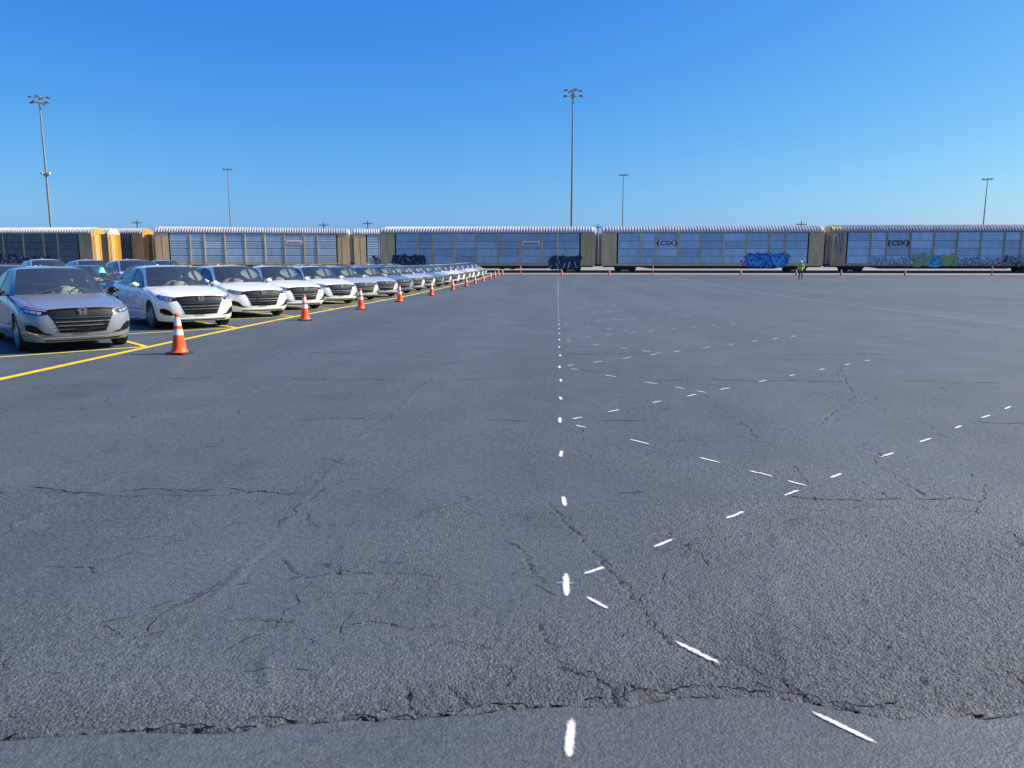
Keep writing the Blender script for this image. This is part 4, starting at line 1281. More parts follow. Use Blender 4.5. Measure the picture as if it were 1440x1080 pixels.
def autorack(x_right, y_front, label, skin='galv', tan='tan', roof='roof_sheet', rz=0.0, scale_z=1.0, end_paint=None, shaded_leaf=False, group='train of car carriers', pivot='right'):
    """enclosed car carrier; x_right is where its right-hand end stands"""
    r = empty('rail_car_carrier', (0, 0, 0), rz)
    r.scale = (1, 1, scale_z)
    c, s = math.cos(rz), math.sin(rz)
    # right front corner of the body at (x_right, y_front)
    r.location = (x_right - (HALF * c + 1.55 * s), y_front - (HALF * s - 1.55 * c), BED_Z + .13)
    tag(r, label, 'rail car', group)
    ms, mt, mr_ = M[skin], M[tan], M[roof]
    shared('roof', ROOF, r, mat=mr_)
    x = -HALF + END_W
    edges = [x]
    for w in BAYS:
        for z0, z1 in TIER:
            shared('panel', sheet_mesh(w - .20, z1 - z0, 3), r, (x + w / 2, -1.52, z0), ms)
        x += w; edges.append(x)
    for e in edges[1:-1]:
        shared('post', POST, r, (e, 0, 0), mt)
    # inner shell, far wall
    MB().box(-HALF + .1, HALF - .1, -1.44, 1.50, .95, RH0 + .02).obj('inner_shell', M['steel_dark'], r)
    f = MB()
    for i in range(28):
        f.box(-HALF + .12 + i * .98, -HALF + 1.05 + i * .98, 1.505, 1.54, SILL_T, PAN_T)
    f.obj('rear_wall', ms, r)
    # end bays, plain sheet with a vertical seam and door track
    for sg in (-1, 1):
        f = MB()
        a, b = (-HALF, -HALF + END_W - .10) if sg < 0 else (HALF - END_W + .10, HALF)
        f.box(a, b, -1.575, -1.45, .72, RH0 - .03)
        xx = a + (b - a) * (.42 if sg > 0 else .58)
        f.box(xx - .03, xx + .03, -1.60, -1.575, .74, RH0 - .05)
        f.box(a + .05, b - .05, -1.595, -1.575, 4.55, 4.72)
        f.obj('end_panel', mt, r)
        for leaf in (1, -1):
            em = M['yellow_rail'] if (end_paint and sg > 0) else mt
            if shaded_leaf and sg > 0 and leaf > 0: em = M['steel_dark']  # shadow on the far leaf, painted in as a dark colour
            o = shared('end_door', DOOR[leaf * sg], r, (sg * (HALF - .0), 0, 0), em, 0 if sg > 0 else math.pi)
        f = MB().prism([(-1.35, RH0 + .04), (-1.0, RH0 + .50), (-.5, RH1 - .10), (0, RH1 - .06), (.5, RH1 - .10), (1.0, RH0 + .50), (1.35, RH0 + .04)], min(sg * (HALF - .10), sg * (HALF + .10)), max(sg * (HALF - .10), sg * (HALF + .10)), 'yz')
        f.obj('roof_cap', M['yellow_rail'] if end_paint == 'yellow_rail' else M['white_board'], r)
        # end platform, ladder and coupler
        f = MB().box(min(sg * HALF, sg * (HALF + .42)), max(sg * HALF, sg * (HALF + .42)), -1.45, 1.45, .82, .92)
        lad = MB()
        for y in (-1.40, -1.02):
            lad.tube((sg * (HALF + .40), y, .9), (sg * (HALF + .40), y, 4.7), .03, n=6)
        for q in range(12): lad.tube((sg * (HALF + .40), -1.40, 1.15 + .3 * q), (sg * (HALF + .40), -1.02, 1.15 + .3 * q), .018, n=6)
        for z in (1.6, 4.5): lad.tube((sg * (HALF - .05), -1.40, z), (sg * (HALF + .40), -1.40, z), .025, n=6)
        lad.obj('ladder', M['ladder_grey'], r)
        f.obj('end_platform', M['steel_dark'], r)
        MB().box(min(sg * HALF, sg * (HALF + .62)), max(sg * HALF, sg * (HALF + .62)), -.14, .14, .66, .84).obj('coupler', M['steel_dark'], r, bevel=.03)
    MB().box(-HALF + .05, HALF - .05, -1.56, 1.50, .72, SILL_T - .015).obj('side_sill', mt, r)
    # underframe hangs lower between the trucks
    f = MB().box(-HALF + .2, HALF - .2, -1.50, 1.45, .55, .70)
    f.prism([(-HALF + 4.7, .56), (-HALF + 6.2, .36), (HALF - 6.2, .36), (HALF - 4.7, .56)], -1.40, -1.28, 'xz')
    f.obj('underframe', M['steel_dark'], r)
    for sg in (-1, 1):
        tk = empty('truck', (sg * (HALF - 3.05), 0, 0)); tk.parent = r
        for y in (-1.10, .98): shared('side_frame', RFRAME, tk, (0, y, 0))
        for dx in (-.89, .89):
            for y, rz_ in ((-.74, 0), (.74, math.pi)):
                o = shared('wheel', RWHEEL, tk, (dx, y, .42), None, rz_)
    return r

def board(car, xa, z, w=2.3, h=.62):
    b = MB().box(xa - w / 2, xa + w / 2, -1.60, -1.575, z - h / 2, z + h / 2).obj('placard', M['white_board'], car)
    f = MB()
    xx = xa - w * .42
    rb = random.Random(3)
    while xx < xa + w * .40:
        q = rb.uniform(.12, .26)
        f.prism([(xx, z - .10), (xx + q, z - .10), (xx + q + .06, z + .06), (xx + .06, z + .06)], -1.606, -1.6005, 'xz'); xx += q + .06
    f.box(xa - w * .45, xa + w * .45, -1.605, -1.6005, z - .22, z - .16)
    f.obj('print', M['board_red'], b)

def csx(car, xa, z, pale=False):
    if pale:
        MB().box(xa - 1.3, xa + 1.3, -1.592, -1.575, z - .42, z + .42).obj('logo_ground', M['print_grey'], car)
    yy = -1.6
    text_obj('CSX', .78, M['print_black'], car, (xa, yy, z), 'logo_letters', 1.15)
    for sgn in (-1, 1):
        f = MB(); pts = []
        for i in range(9):
            t = -1 + 2 * i / 8
            bow = .20 * (1 - t * t)
            wd = .05 + .05 * (1 - t * t)
            pts.append((xa + sgn * (.98 + bow), z + t * .46, wd))
        vs_ = []
        for x, zz, wd in pts:
            vs_ += [(x - wd, yy, zz), (x + wd, yy, zz)]
        f.add(vs_, [(2 * i, 2 * i + 2, 2 * i + 3, 2 * i + 1) for i in range(8)])
        o = f.obj('logo_bracket', M['print_black'], car)

# ---- graffiti: bulging letters of overlapping strokes, outline, fill and highlight
def ribbon(mb, pts, w, y):
    P = []
    for i in range(len(pts) - 1):
        a, b = np.array(pts[i]), np.array(pts[i + 1])
        for t in (0, .25, .5, .75): P.append(a * (1 - t) + b * t)
    P.append(np.array(pts[-1]))
    P = [P[0]] + [(P[i - 1] + 2 * P[i] + P[i + 1]) / 4 for i in range(1, len(P) - 1)] + [P[-1]]
    vs_ = []
    for i, p in enumerate(P):
        d = P[min(i + 1, len(P) - 1)] - P[max(i - 1, 0)]
        d = d / (np.linalg.norm(d) + 1e-9); n_ = np.array([-d[1], d[0]])
        k = w * (1.0 if 0 < i < len(P) - 1 else .75)
        vs_ += [(p[0] - n_[0] * k, y, p[1] - n_[1] * k), (p[0] + n_[0] * k, y, p[1] + n_[1] * k)]
    mb.add(vs_, [(2 * i, 2 * i + 1, 2 * i + 3, 2 * i + 2) for i in range(len(P) - 1)])
def graffiti(car, xa, xb, za, zb, fills, outline, n, seed, wf=.16, back=None, high='g_white', hi=True):
    rg = random.Random(seed)
    Y = -1.63
    base = MB()
    cw = (xb - xa) / n
    layers = []
    lo, fi, hg = MB(), [MB() for _ in fills], MB()
    if back:
        bk = MB()
        for i in range(n * 2):
            cx = xa + (i + .5) * cw / 2; cz = (za + zb) / 2 + rg.uniform(-.08, .08); rx = cw * .62; rz_ = (zb - za) * rg.uniform(.50, .64)
            pts = [(cx + rx * math.cos(t) * rg.uniform(.85, 1.15), cz + rz_ * math.sin(t) * rg.uniform(.85, 1.15)) for t in [2 * math.pi * q / 12 for q in range(12)]]
            b0 = len(bk.v)
            bk.add([(cx, Y + .012 - i * .0002, cz)] + [(p[0], Y + .012 - i * .0002, p[1]) for p in pts], [(0, 1 + q, 1 + (q + 1) % 12) for q in range(12)])
        bk.obj('graffiti_ground', M[back], car)
    k = 0
    for i in range(n * 3):
        cx = xa + (i + .5) * cw / 3
        zm = (za + zb) / 2; hz = (zb - za) / 2
        kind_ = rg.random()
        if kind_ < .35:          # hooked upright
            s_ = rg.choice((-1, 1))
            pts = [(cx - s_ * cw * .3, zm - hz * rg.uniform(.8, 1.15)), (cx, zm - hz * rg.uniform(-.2, .5)), (cx + s_ * cw * rg.uniform(-.1, .3), zm + hz * rg.uniform(.5, 1.1)), (cx + s_ * cw * rg.uniform(.3, .75), zm + hz * rg.uniform(.3, 1.0))]
        elif kind_ < .7:         # spike thrown across its neighbours
            s_ = rg.choice((-1, 1))
            pts = [(cx - s_ * cw * rg.uniform(.3, .7), zm + hz * rg.uniform(.2, 1.2)), (cx, zm + hz * rg.uniform(-.3, .3)), (cx + s_ * cw * rg.uniform(.3, .8), zm - hz * rg.uniform(.4, 1.25))]
        else:                    # curl
            a0 = rg.uniform(0, 6.28); rr_ = rg.uniform(.35, .6)
            pts = [(cx + cw * rr_ * .7 * math.cos(a0 + t * .9), zm + hz * (rr_ * math.sin(a0 + t * .9) + rg.uniform(-.25, .25))) for t in range(5)]
        k += 1
        w_ = wf * rg.uniform(.45, .9)
        ribbon(lo, pts, w_ * 1.6, Y - k * .0003)
        ribbon(fi[i % len(fills)], pts, w_, Y - .010 - k * .0003)
        if hi and i % 2 == 0:
            ribbon(hg, [(x - w_ * .35, z + w_ * .3) for x, z in pts[:2]], w_ * (.22 if high == 'g_cyan' else .34), Y - .024 - k * .0003)
    lo.obj('graffiti_outline', M[outline], car)
    for q, m in zip(fi, fills): q.obj('graffiti_fill', M[m], car)
    if hi: hg.obj('graffiti_highlight', M[high], car)

PITCH = 28.35
# nearest track, left to right: third, fourth and fifth carrier of the photograph
XR3 = 4.75
c3 = autorack(XR3, ROW_Y, 'grey car carrier with dark tags at both lower corners, behind the row of cars', 'galv_grey', 'tan')
c4 = autorack(XR3 + PITCH + .2, ROW_Y, 'pale blue car carrier with bright blue graffiti at its lower right', 'galv', 'tan')
c5 = autorack(XR3 + 2 * PITCH + .4, ROW_Y, 'car carrier covered with green and white graffiti along its lower edge, far right', 'galv', 'tan_dark', 'roof_sheet_dull', scale_z=1.012)
c6 = autorack(XR3 + 3 * PITCH + .6, ROW_Y, 'car carrier mostly beyond the right edge, coupled to the green-tagged one', 'galv_dark', 'tan_dark', 'roof_sheet_dull')
# offsets measured from each carrier's middle
def bay_x(k):      # centre of bay k
    return -HALF + END_W + sum(BAYS[:k]) + BAYS[k] / 2
board(c3, bay_x(6), 3.55)
csx(c4, bay_x(2), 3.55, True)
csx(c5, bay_x(2), 3.45)
graffiti(c3, -HALF + 1.6, -HALF + 5.6, .80, 2.0, ['g_teal', 'g_navy'], 'g_navy', 5, 4, .20, back='g_navy', high='g_grey')
graffiti(c3, HALF - 5.6, HALF - 2.1, .35, 1.85, ['g_teal', 'g_navy'], 'g_navy', 4, 9, .20, back='g_teal', high='g_white')
graffiti(c4, HALF - 9.3, HALF - 4.6, .65, 2.2, ['g_blue', 'g_cyan', 'g_blue'], 'g_navy', 5, 12, .24, back='g_blue', high='g_cyan')
graffiti(c4, HALF - 10.1, HALF - 9.2, .8, 1.5, ['g_pink'], 'g_grey', 1, 3, .09, hi=False)
graffiti(c5, -HALF + 4.8, -HALF + 10.0, .75, 1.75, ['g_white', 'g_grey'], 'g_grey', 9, 5, .065, hi=False)
graffiti(c5, -HALF + 10.2, -HALF + 12.0, .75, 2.05, ['g_green', 'g_green'], 'g_green', 2, 8, .24, back='g_green', high='g_lime')
graffiti(c5, -HALF + 12.0, -HALF + 13.1, .75, 2.0, ['g_cyan'], 'g_teal', 1, 18, .20, back='g_cyan', hi=False)
graffiti(c5, -HALF + 13.1, -HALF + 15.2, .75, 1.95, ['g_lime', 'g_green'], 'g_green', 2, 28, .22, back='g_green', hi=False)
graffiti(c5, -HALF + 15.4, -HALF + 20.5, .75, 1.7, ['g_grey', 'g_white'], 'g_navy', 8, 31, .07, hi=False)
graffiti(c5, -HALF + 20.5, HALF - 2.0, .65, 1.9, ['g_navy', 'g_grey'], 'g_navy', 6, 41, .12, high='g_white')

# old loading spills running down the left end of the last full carrier
rd = random.Random(11)
for mt_, n_ in (('g_cream', 10), ('g_ochre', 12), ('g_plum', 8), ('g_grey', 6)):
    f = MB()
    for i in range(n_):
        x = -HALF + rd.uniform(.02, 1.55) * (1 if mt_ != 'g_ochre' else .75); w = rd.uniform(.02, .07)
        z0 = rd.uniform(4.3, 4.8); ln = rd.uniform(.5, 3.4 if mt_ in ('g_plum', 'g_grey') else 1.9)
        y = -1.604 - .0006 * rd.random()
        f.prism([(x - w, z0), (x + w, z0), (x + w * .6, z0 - ln * .6), (x + w * .15, z0 - ln), (x - w * .3, z0 - ln * .7)], y, y + .002 + rd.random() * .001, 'xz')
    f.obj('paint_drips', M[mt_], c5)
MB().prism([(-1.40, RH0 + .02), (-1.05, RH0 + .52), (-.5, RH1 - .05), (0, RH1 - .02), (.5, RH1 - .05), (1.05, RH0 + .52), (1.40, RH0 + .02)], -HALF - .16, -HALF - .11, 'yz').obj('stained_cap', M['g_ochre'], c5)
MB().prism([(-1.60, RH0 + .02), (-1.575, RH0 + .26), (-1.45, RH0 + .45), (-1.10, RH0 + .67)] + [(-1.05, RH0 + .60), (-1.40, RH0 + .36), (-1.50, RH0 + .02)], -HALF + .02, -HALF + 1.2, 'yz').obj('stained_eave', M['g_ochre'], c5)

# second track farther back, turning slightly away; left group on its own tracks
RZ2 = math.atan2(10.5, 31.0) * .9
c2 = autorack(-31.9, 118.2, 'weathered grey car carrier with a white placard, behind the first parked cars', 'galv_grey', 'tan', rz=RZ2, scale_z=1.10, group='carriers on the back tracks')
c2b = autorack(-31.9 + 28.3 * math.cos(RZ2), 118.2 + 28.3 * math.sin(RZ2), 'car carrier glimpsed left of the nearest train, coupled behind it, dark tag low', 'galv_grey', 'tan', rz=RZ2, scale_z=1.10, group='carriers on the back tracks')
board(c2, bay_x(6), 3.75)
graffiti(c2b, -HALF + 3.0, -HALF + 5.0, .75, 1.9, ['g_navy'], 'g_navy', 2, 14, .2, high='g_grey')
c1 = autorack(-60.25, 110.5, 'dark sooty carrier with a yellow-topped end beside the placard carrier', 'galv_soot', 'tan_dark', 'roof_sheet_dull', scale_z=1.06, end_paint='yellow_rail', group='carriers on the back tracks')
ca = autorack(-62.46, 101.5, 'dark sooty car carrier at the far left edge', 'galv_soot', 'tan_dark', 'roof_sheet_dull', scale_z=1.015, end_paint='yellow_rail', shaded_leaf=True, group='carriers on the back tracks')
cb = autorack(-62.57, 105.5, 'carrier showing a sunlit yellow end with a white cap', 'galv_soot', 'tan_dark', 'roof_sheet_dull', scale_z=1.03, end_paint='yellow_cap', group='carriers on the back tracks')
graffiti(ca, HALF - 14.0, HALF - 6.0, 1.0, 2.2, ['g_grey', 'g_navy'], 'g_navy', 9, 77, .10, hi=False)

# ================================================================== light masts and utility poles
M['mast'] = pmat('mast', (0.22, 0.225, 0.23), 0.6, 0.3, noise=0.2, nscale=2)
M['fixture'] = pmat('fixture', (0.10, 0.105, 0.11), 0.5, noise=0.2)
M['lens'] = pmat('lens', (0.45, 0.47, 0.50), 0.2)
M['wood_pole'] = pmat('wood_pole', (0.10, 0.085, 0.075), 0.9, noise=0.3)
def mast(x, y, h, label, n=8, tiers=2, collar=False, wide=1.3):
    r = empty('light_mast', (x, y, BED_Z))
    tag(r, label, 'light mast', 'tall light masts beyond the train')
    prof = [(.36, 0), (.36, .04), (.21, .06), (.19, h * .4), (.15, h * .75), (.10, h), (.001, h + .02)]
    MB().lathe(prof, 16).obj('pole', M['mast'], r, smooth=True)
    MB().lathe([(.55, 0), (.55, .05), (.001, .05)], 16).obj('base_plate', M['mast'], r)
    for t in range(tiers):
        z = h - .15 - t * .85
        f = MB()
        ring = [(math.cos(a) * wide * .42, math.sin(a) * wide * .42, z) for a in [2 * math.pi * i / 16 for i in range(16)]]
        for i in range(16): f.tube(ring[i], ring[(i + 1) % 16], .045, n=6, caps=False)
        for a in (0, math.pi / 2): f.tube((-math.cos(a) * wide, -math.sin(a) * wide, z), (math.cos(a) * wide, math.sin(a) * wide, z), .045, n=6)
        f.obj('ring', M['mast'], r)
        m = n // tiers
        for i in range(m):
            a = 2 * math.pi * i / m + (0 if t else .35)
            lx, ly = math.cos(a) * wide, math.sin(a) * wide
            fo = MB().prism([(-.30, -.10), (.26, -.16), (.34, -.04), (.10, .16), (-.22, .14)], -.24, .24, 'xz').obj('floodlight', M['fixture'], r, bevel=.03)
            fo.location = (lx, ly, z); fo.rotation_euler = (0, 0, a)
            ln = MB().add([(-.26, -.2, -.118), (.22, -.2, -.165), (.22, .2, -.165), (-.26, .2, -.118)], [(0, 1, 2, 3)]).obj('lens', M['lens'], fo)
    if collar:
        f = MB().lathe([(.30, 0), (.55, .05), (.55, .25), (.30, .3)], 16)
        co_ = f.obj('collar', M['mast'], r); co_.location = (0, 0, h * .55)
        for sx in (-.6, .6):
            bx_ = MB().prism([(-.2, -.2), (.2, -.2), (.25, .15), (-.2, .2)], -.2, .2, 'xz').obj('small_floodlight', M['white_board'], r, bevel=.03)
            bx_.location = (sx, -.2, h * .55 + .4)
    return r
mast(-86.7, 129.5, 28.6, 'tall steel light mast with a white collar halfway up, far left', 8, 2, True)
mast(2.31, 133.0, 29.3, 'tallest light mast, rising above the middle of the train', 8, 2)
mast(-107.4, 252.0, 31.0, 'distant thin light mast above the placard carrier on the left', 8, 1)
mast(21.4, 262.0, 29.5, 'distant light mast above the pale blue carrier', 8, 1)
mast(132.6, 253.0, 26.6, 'distant light mast above the green-tagged carrier at the right', 8, 1)
def upole(u_x, y, h, label):
    r = empty('utility_pole', (u_x, y, BED_Z))
    tag(r, label, 'utility pole', 'wooden utility poles far behind the train')
    MB().tube((0, 0, 0), (0, 0, h), .22, .14, 10).obj('pole', M['wood_pole'], r)
    MB().box(-1.5, 1.5, -.08, .08, h - 1.0, h - .8).obj('crossarm', M['wood_pole'], r)
    for sx in (-1.35, -.6, .6, 1.35): MB().tube((sx, 0, h - .8), (sx, 0, h - .45), .06, n=6).obj('insulator', M['fixture'], r)
UP = [(193, 308, 'utility pole over the sooty carriers on the left'), (455, 312, 'utility pole above the right end of the placard carrier'), (517, 310, 'utility pole over the gap left of the nearest train'),
      (841, 316, 'utility pole above the coupling right of the tallest mast'), (1127, 313, 'utility pole above the blue graffiti carrier')]
UPX = {193: -.552, 455: -.303, 517: -.245, 841: .051, 1127: .304}
for u, v, lb in UP:
    y = 230.0
    upole(UPX[u] * y, y, 1.66 + (367 - v) * y / 1108 * .985, lb)

# ================================================================== traffic cones
M['cone_orange'] = pmat('cone_orange', (1.0, 0.088, 0.012), 0.5, noise=0.10, nscale=6)
M['cone_white'] = pmat('cone_white', (0.74, 0.74, 0.74), 0.45, noise=0.1, nscale=10)
M['cone_base'] = pmat('cone_base', (0.03, 0.028, 0.026), 0.8, noise=0.3, nscale=9)
def make_cone():
    r = empty('traffic_cone')
    f = MB().prism([(-.18, -.14), (-.14, -.18), (.14, -.18), (.18, -.14), (.18, .14), (.14, .18), (-.14, .18), (-.18, .14)], 0, .035, 'xy')
    f.obj('base', M['cone_base'], r, bevel=.006)
    rad = lambda z: .128 - (z - .035) / .675 * .098
    def band(name, z0, z1, mat, p=0.0):
        nr = max(2, int((z1 - z0) / .06))
        prof = [(rad(z0 + (z1 - z0) * i / nr) + p, z0 + (z1 - z0) * i / nr) for i in range(nr + 1)]
        if name == 'cone_body': prof = [(.150, .036), (.138, .050)] + prof[1:] + [(.022, z1), (.020, z1 - .02)]
        if p: prof = [(prof[0][0] - p, z0)] + prof + [(prof[-1][0] - p, z1)]
        return MB().lathe(prof, 28).obj(name, mat, r, smooth=True)
    band('cone_body', .036, .71, M['cone_orange'])
    band('reflective_collar', .335, .435, M['cone_white'], .003)
    band('reflective_collar', .50, .64, M['cone_white'], .003)
    return r
cone0 = make_cone()
def make_delineator():
    r = empty('delineator_post')
    MB().lathe([(.001, 0), (.20, 0), (.20, .03), (.17, .05), (.06, .06)], 8).obj('base', M['cone_base'], r)
    MB().lathe([(.055, .05), (.05, 1.0), (.03, 1.03), (.03, 1.10), (.05, 1.13), (.001, 1.14)], 16).obj('post', M['cone_orange'], r, smooth=True)
    for z in (.70, .88): MB().lathe([(.054, z), (.057, z), (.057, z + .10), (.053, z + .10)], 16).obj('reflective_collar', M['cone_white'], r)
    return r
del0 = make_delineator()
CN = [(-6.66,13.15),(-6.95,20.9),(-6.82,26.5),(-6.72,32.7),(-6.62,40.5),(-6.6,48.7),(-6.6,56.0),(-6.6,62.0),(-6.6,69.0),(-6.6,76.5),(-6.6,82.0),(-6.6,87.0),(-6.5,92.0)]
ordn = ['first','second','third','fourth','fifth','sixth','seventh','eighth','ninth','tenth','eleventh','twelfth','thirteenth','fourteenth','fifteenth','sixteenth','seventeenth','eighteenth','nineteenth','twentieth']
rk = random.Random(2)
for i, (x, y) in enumerate(CN):
    c = cone0 if i == 0 else copy_tree(cone0)
    c.location = (x, y, ground_z(x, y) + .002); c.rotation_euler = (0, 0, rk.uniform(-.5, .5) if i else -.05)
    lb = 'large orange traffic cone with two white bands, nearest the camera by the white car' if i == 0 else \
         'last, farthest cone of the line beside the parked cars' if i == len(CN) - 1 else \
         'orange cone beside the yellow line, %s from the near end of the cone line' % ordn[i]
    tag(c, lb, 'traffic cone', 'cones along the yellow line')
EDGE = [('c', 790, 'orange cone by the track under the dark tag right of centre'), ('c', 857, 'orange cone by the track below the coupling right of the tallest mast'),
        ('d', 918, 'tall orange delineator post in front of the pale blue carrier'), ('c', 1042, 'orange cone by the track left of the blue graffiti'),
        ('c', 1120, 'orange cone by the track just left of the walking person'), ('c', 1183, 'orange cone by the track just right of the drip-stained carrier end'),
        ('c', 1273, 'orange cone by the track below the green graffiti'), ('d', 1395, 'tall orange delineator post near the right edge'),
        ('d', 732, 'tall orange delineator post beyond the last parked cars')]
EX = {790: .0056, 857: .0665, 918: .1215, 1042: .2323, 1120: .3013, 1183: .3566, 1273: .435, 1395: .540, 732: -.0474}
used_d = False
for kd, u, lb in EDGE:
    y = 92.6
    src = cone0 if kd == 'c' else del0
    if kd == 'd' and not used_d: c = del0; used_d = True
    else: c = copy_tree(src)
    x = EX[u] * y
    c.location = (x, y, ground_z(x, y) + .002); c.rotation_euler = (0, 0, rk.uniform(-.5, .5))
    tag(c, lb, 'traffic cone' if kd == 'c' else 'delineator post', 'cones along the track edge' if kd == 'c' else 'delineators along the track edge')

# ================================================================== the parked cars
import itertools
HEAD = R(-45)
dvec = Vector((S45, -S45, 0)); lvec = Vector((S45, S45, 0))
def place(src, first, nose, paint_name, label, cat, group, rz=HEAD, sticker=None):
    c = src if first else copy_tree(src)
    def cur(o):
        if o.name.split('.')[0] == 'hood': return o.material_slots[0].material
        for ch in o.children:
            r_ = cur(ch)
            if r_: return r_
    old = cur(c)
    if old != M[paint_name]:
        def rec(o):
            if o.type == 'MESH' and o.material_slots and o.material_slots[0].material == old:
                o.material_slots[0].link = 'OBJECT'; o.material_slots[0].material = M[paint_name]
            for ch in o.children: rec(ch)
        rec(c)
    d = Vector((math.cos(rz), math.sin(rz), 0))
    ctr = Vector((nose[0], nose[1], 0)) - d * (CARLEN / 2)
    zf = ground_z(ctr.x + d.x * 1.5, ctr.y + d.y * 1.5); zr = ground_z(ctr.x - d.x * 1.33, ctr.y - d.y * 1.33)
    pit = math.atan2(zf - zr, 2.83)
    c.location = (ctr.x, ctr.y, (zf + zr) / 2 + .003)
    c.rotation_euler = (0, -pit, rz)
    tag(c, label, cat, group)
    return c
WY = [14.6, 19.2, 23.1, 26.9, 31.3, 35.4, 39.2, 43.7]
while len(WY) < 19:
    WY.append(WY[-1] + 4.15 + rk.uniform(-.15, .15))
PC = ['bluegrey','white','white','white','white','silver','silver','bluegrey','silver','silver','bluegrey','silver','white','white','silver','white','white','silver','silver']
cname = {'bluegrey': 'blue-grey', 'white': 'white', 'silver': 'silver', 'grey': 'dark grey', 'black': 'black', 'blue': 'deep blue'}
for i, y in enumerate(WY):
    nose = (-8.50 + rk.uniform(-.08, .08) * (i > 0), y - 1.24)
    if i == 0: lb = 'blue-grey sedan at the near end of the front row, cut by the left edge'
    elif i == 1: lb = 'white sedan right behind the nearest orange cone, second in the front row'
    elif i == len(WY) - 1: lb = 'silver sedan at the far end of the front row'
    else: lb = '%s sedan, %s from the near end of the front row beside the cones' % (cname[PC[i]], ordn[i])
    c = place(sedan0, False, nose, 'paint_' + PC[i], lb, 'car', 'sedans parked in the front row', HEAD + R(rk.uniform(-1.5, 1.5)) * (i > 0))
    if i == 0:
        for ch in c.children:
            if ch.name.startswith('door_mirror'):
                ch.material_slots[0].link = 'OBJECT'; ch.material_slots[0].material = M['gloss_black']
# second row, noses close behind the tails of the first
P2 = ['blue','black','grey','white','silver','bluegrey','white','silver','white','grey','silver','white','silver','white']
for i in range(14):
    nose = (-14.25 + rk.uniform(-.1, .1), 19.6 + 4.15 * i + rk.uniform(-.1, .1))
    lb = '%s sedan in the second row, %s from its near end' % (cname[P2[i]], ordn[i])
    if i == 1: lb = 'black sedan with a green sheet in its windscreen, between the first two front-row cars'
    c = place(sedan0, False, nose, 'paint_' + P2[i], lb, 'car', 'sedans parked in the second row')
    if i == 1:
        sh = MB().add([(0, -.22, -.14), (0, .22, -.14), (-.43, .22, .14), (-.43, -.22, .14), (-.008, -.22, -.14), (-.008, .22, -.14), (-.438, .22, .14), (-.438, -.22, .14)],
                      [(0,1,2,3),(7,6,5,4),(0,4,5,1),(1,5,6,2),(2,6,7,3),(3,7,4,0)]).obj('window_sheet', M['sticker'], c)
        sh.location = (.70, .26, 1.345); sh.scale = (.65, .85, .65)
# rows farther off on the left: mixed vehicles, roofs showing
FAR = [('suv', (-25.4, 33.0), 'white'), ('suv', (-24.6, 36.9), 'white'), ('suv', (-24.8, 41.0), 'white'), ('suv', (-24.2, 45.0), 'silver'), ('suv', (-21.0, 38.6), 'white'), ('suv', (-24.9, 49.5), 'silver'),
       ('sedan', (-19.9, 25.5), 'silver'), ('sedan', (-19.9, 29.6), 'white'), ('sedan', (-19.9, 33.8), 'black'), ('sedan', (-19.9, 46.2), 'white'), ('sedan', (-19.9, 50.4), 'blue'), ('sedan', (-19.9, 54.6), 'silver'),
       ('sedan', (-19.9, 58.8), 'blue'), ('sedan', (-19.9, 63.0), 'white'), ('sedan', (-19.9, 67.2), 'silver'), ('sedan', (-25.6, 54.0), 'white'), ('sedan', (-25.6, 58.0), 'blue'), ('sedan', (-25.6, 62.0), 'bluegrey'),
       ('sedan', (-31.0, 44.0), 'white'), ('sedan', (-31.0, 48.2), 'silver'), ('sedan', (-31.0, 52.4), 'grey'), ('suv', (-31.2, 40.0), 'bluegrey')]
sv = 0
cnt = {}
for kd, nose, pc in FAR:
    cnt[(kd, pc)] = cnt.get((kd, pc), 0) + 1
    w = ordn[cnt[(kd, pc)] - 1]
    lb = '%s %s in the back rows at left, %s nearest of its kind' % (cname[pc], 'SUV' if kd == 'suv' else 'sedan', w)
    if kd == 'suv':
        c = place(suv0, False, nose, 'paint_' + pc, lb, 'car', 'vehicles parked in the back rows'); c.scale = (1.04, 1.04, 1.05)
    else:
        place(sedan0, False, nose, 'paint_' + pc, lb, 'car', 'vehicles parked in the back rows')

def drop(o):
    for ch in list(o.children): drop(ch)
    bpy.data.objects.remove(o)
drop(sedan0); drop(suv0)          # the patterns the parked cars were copied from

# ================================================================== the person walking by the track
M['hivis'] = pmat('hivis', (0.62, 0.62, 0.05), 0.75, noise=0.15, nscale=14)
M['jeans'] = pmat('jeans', (0.03, 0.04, 0.075), 0.85, noise=0.3, nscale=20)
M['skin'] = pmat('skin', (0.45, 0.27, 0.19), 0.6)
M['boot'] = pmat('boot', (0.03, 0.022, 0.018), 0.7)
M['hard_hat'] = pmat('hard_hat', (0.80, 0.80, 0.78), 0.35)
M['reflect'] = pmat('reflect', (0.65, 0.66, 0.66), 0.35)
def skin_mesh(name, joints, bones, mat, lv=2, root_i=0):
    me = bpy.data.meshes.new(name); me.from_pydata([j[0] for j in joints], bones, []); me.update()
    o = bpy.data.objects.new(name, me); COL.objects.link(o)
    o.modifiers.new('k', 'SKIN')
    for i, j in enumerate(joints):
        r = j[1]; o.data.skin_vertices[0].data[i].radius = r if isinstance(r, tuple) else (r, r)
    o.data.skin_vertices[0].data[root_i].use_root = True
    s = o.modifiers.new('s', 'SUBSURF'); s.levels = lv; s.render_levels = lv
    dg = bpy.context.evaluated_depsgraph_get(); dg.update()
    nm = bpy.data.meshes.new_from_object(o.evaluated_get(dg)); bpy.data.objects.remove(o)
    nm.name = name; nm.materials.clear(); nm.materials.append(mat)
    nm.polygons.foreach_set('use_smooth', [True] * len(nm.polygons))
    return nm
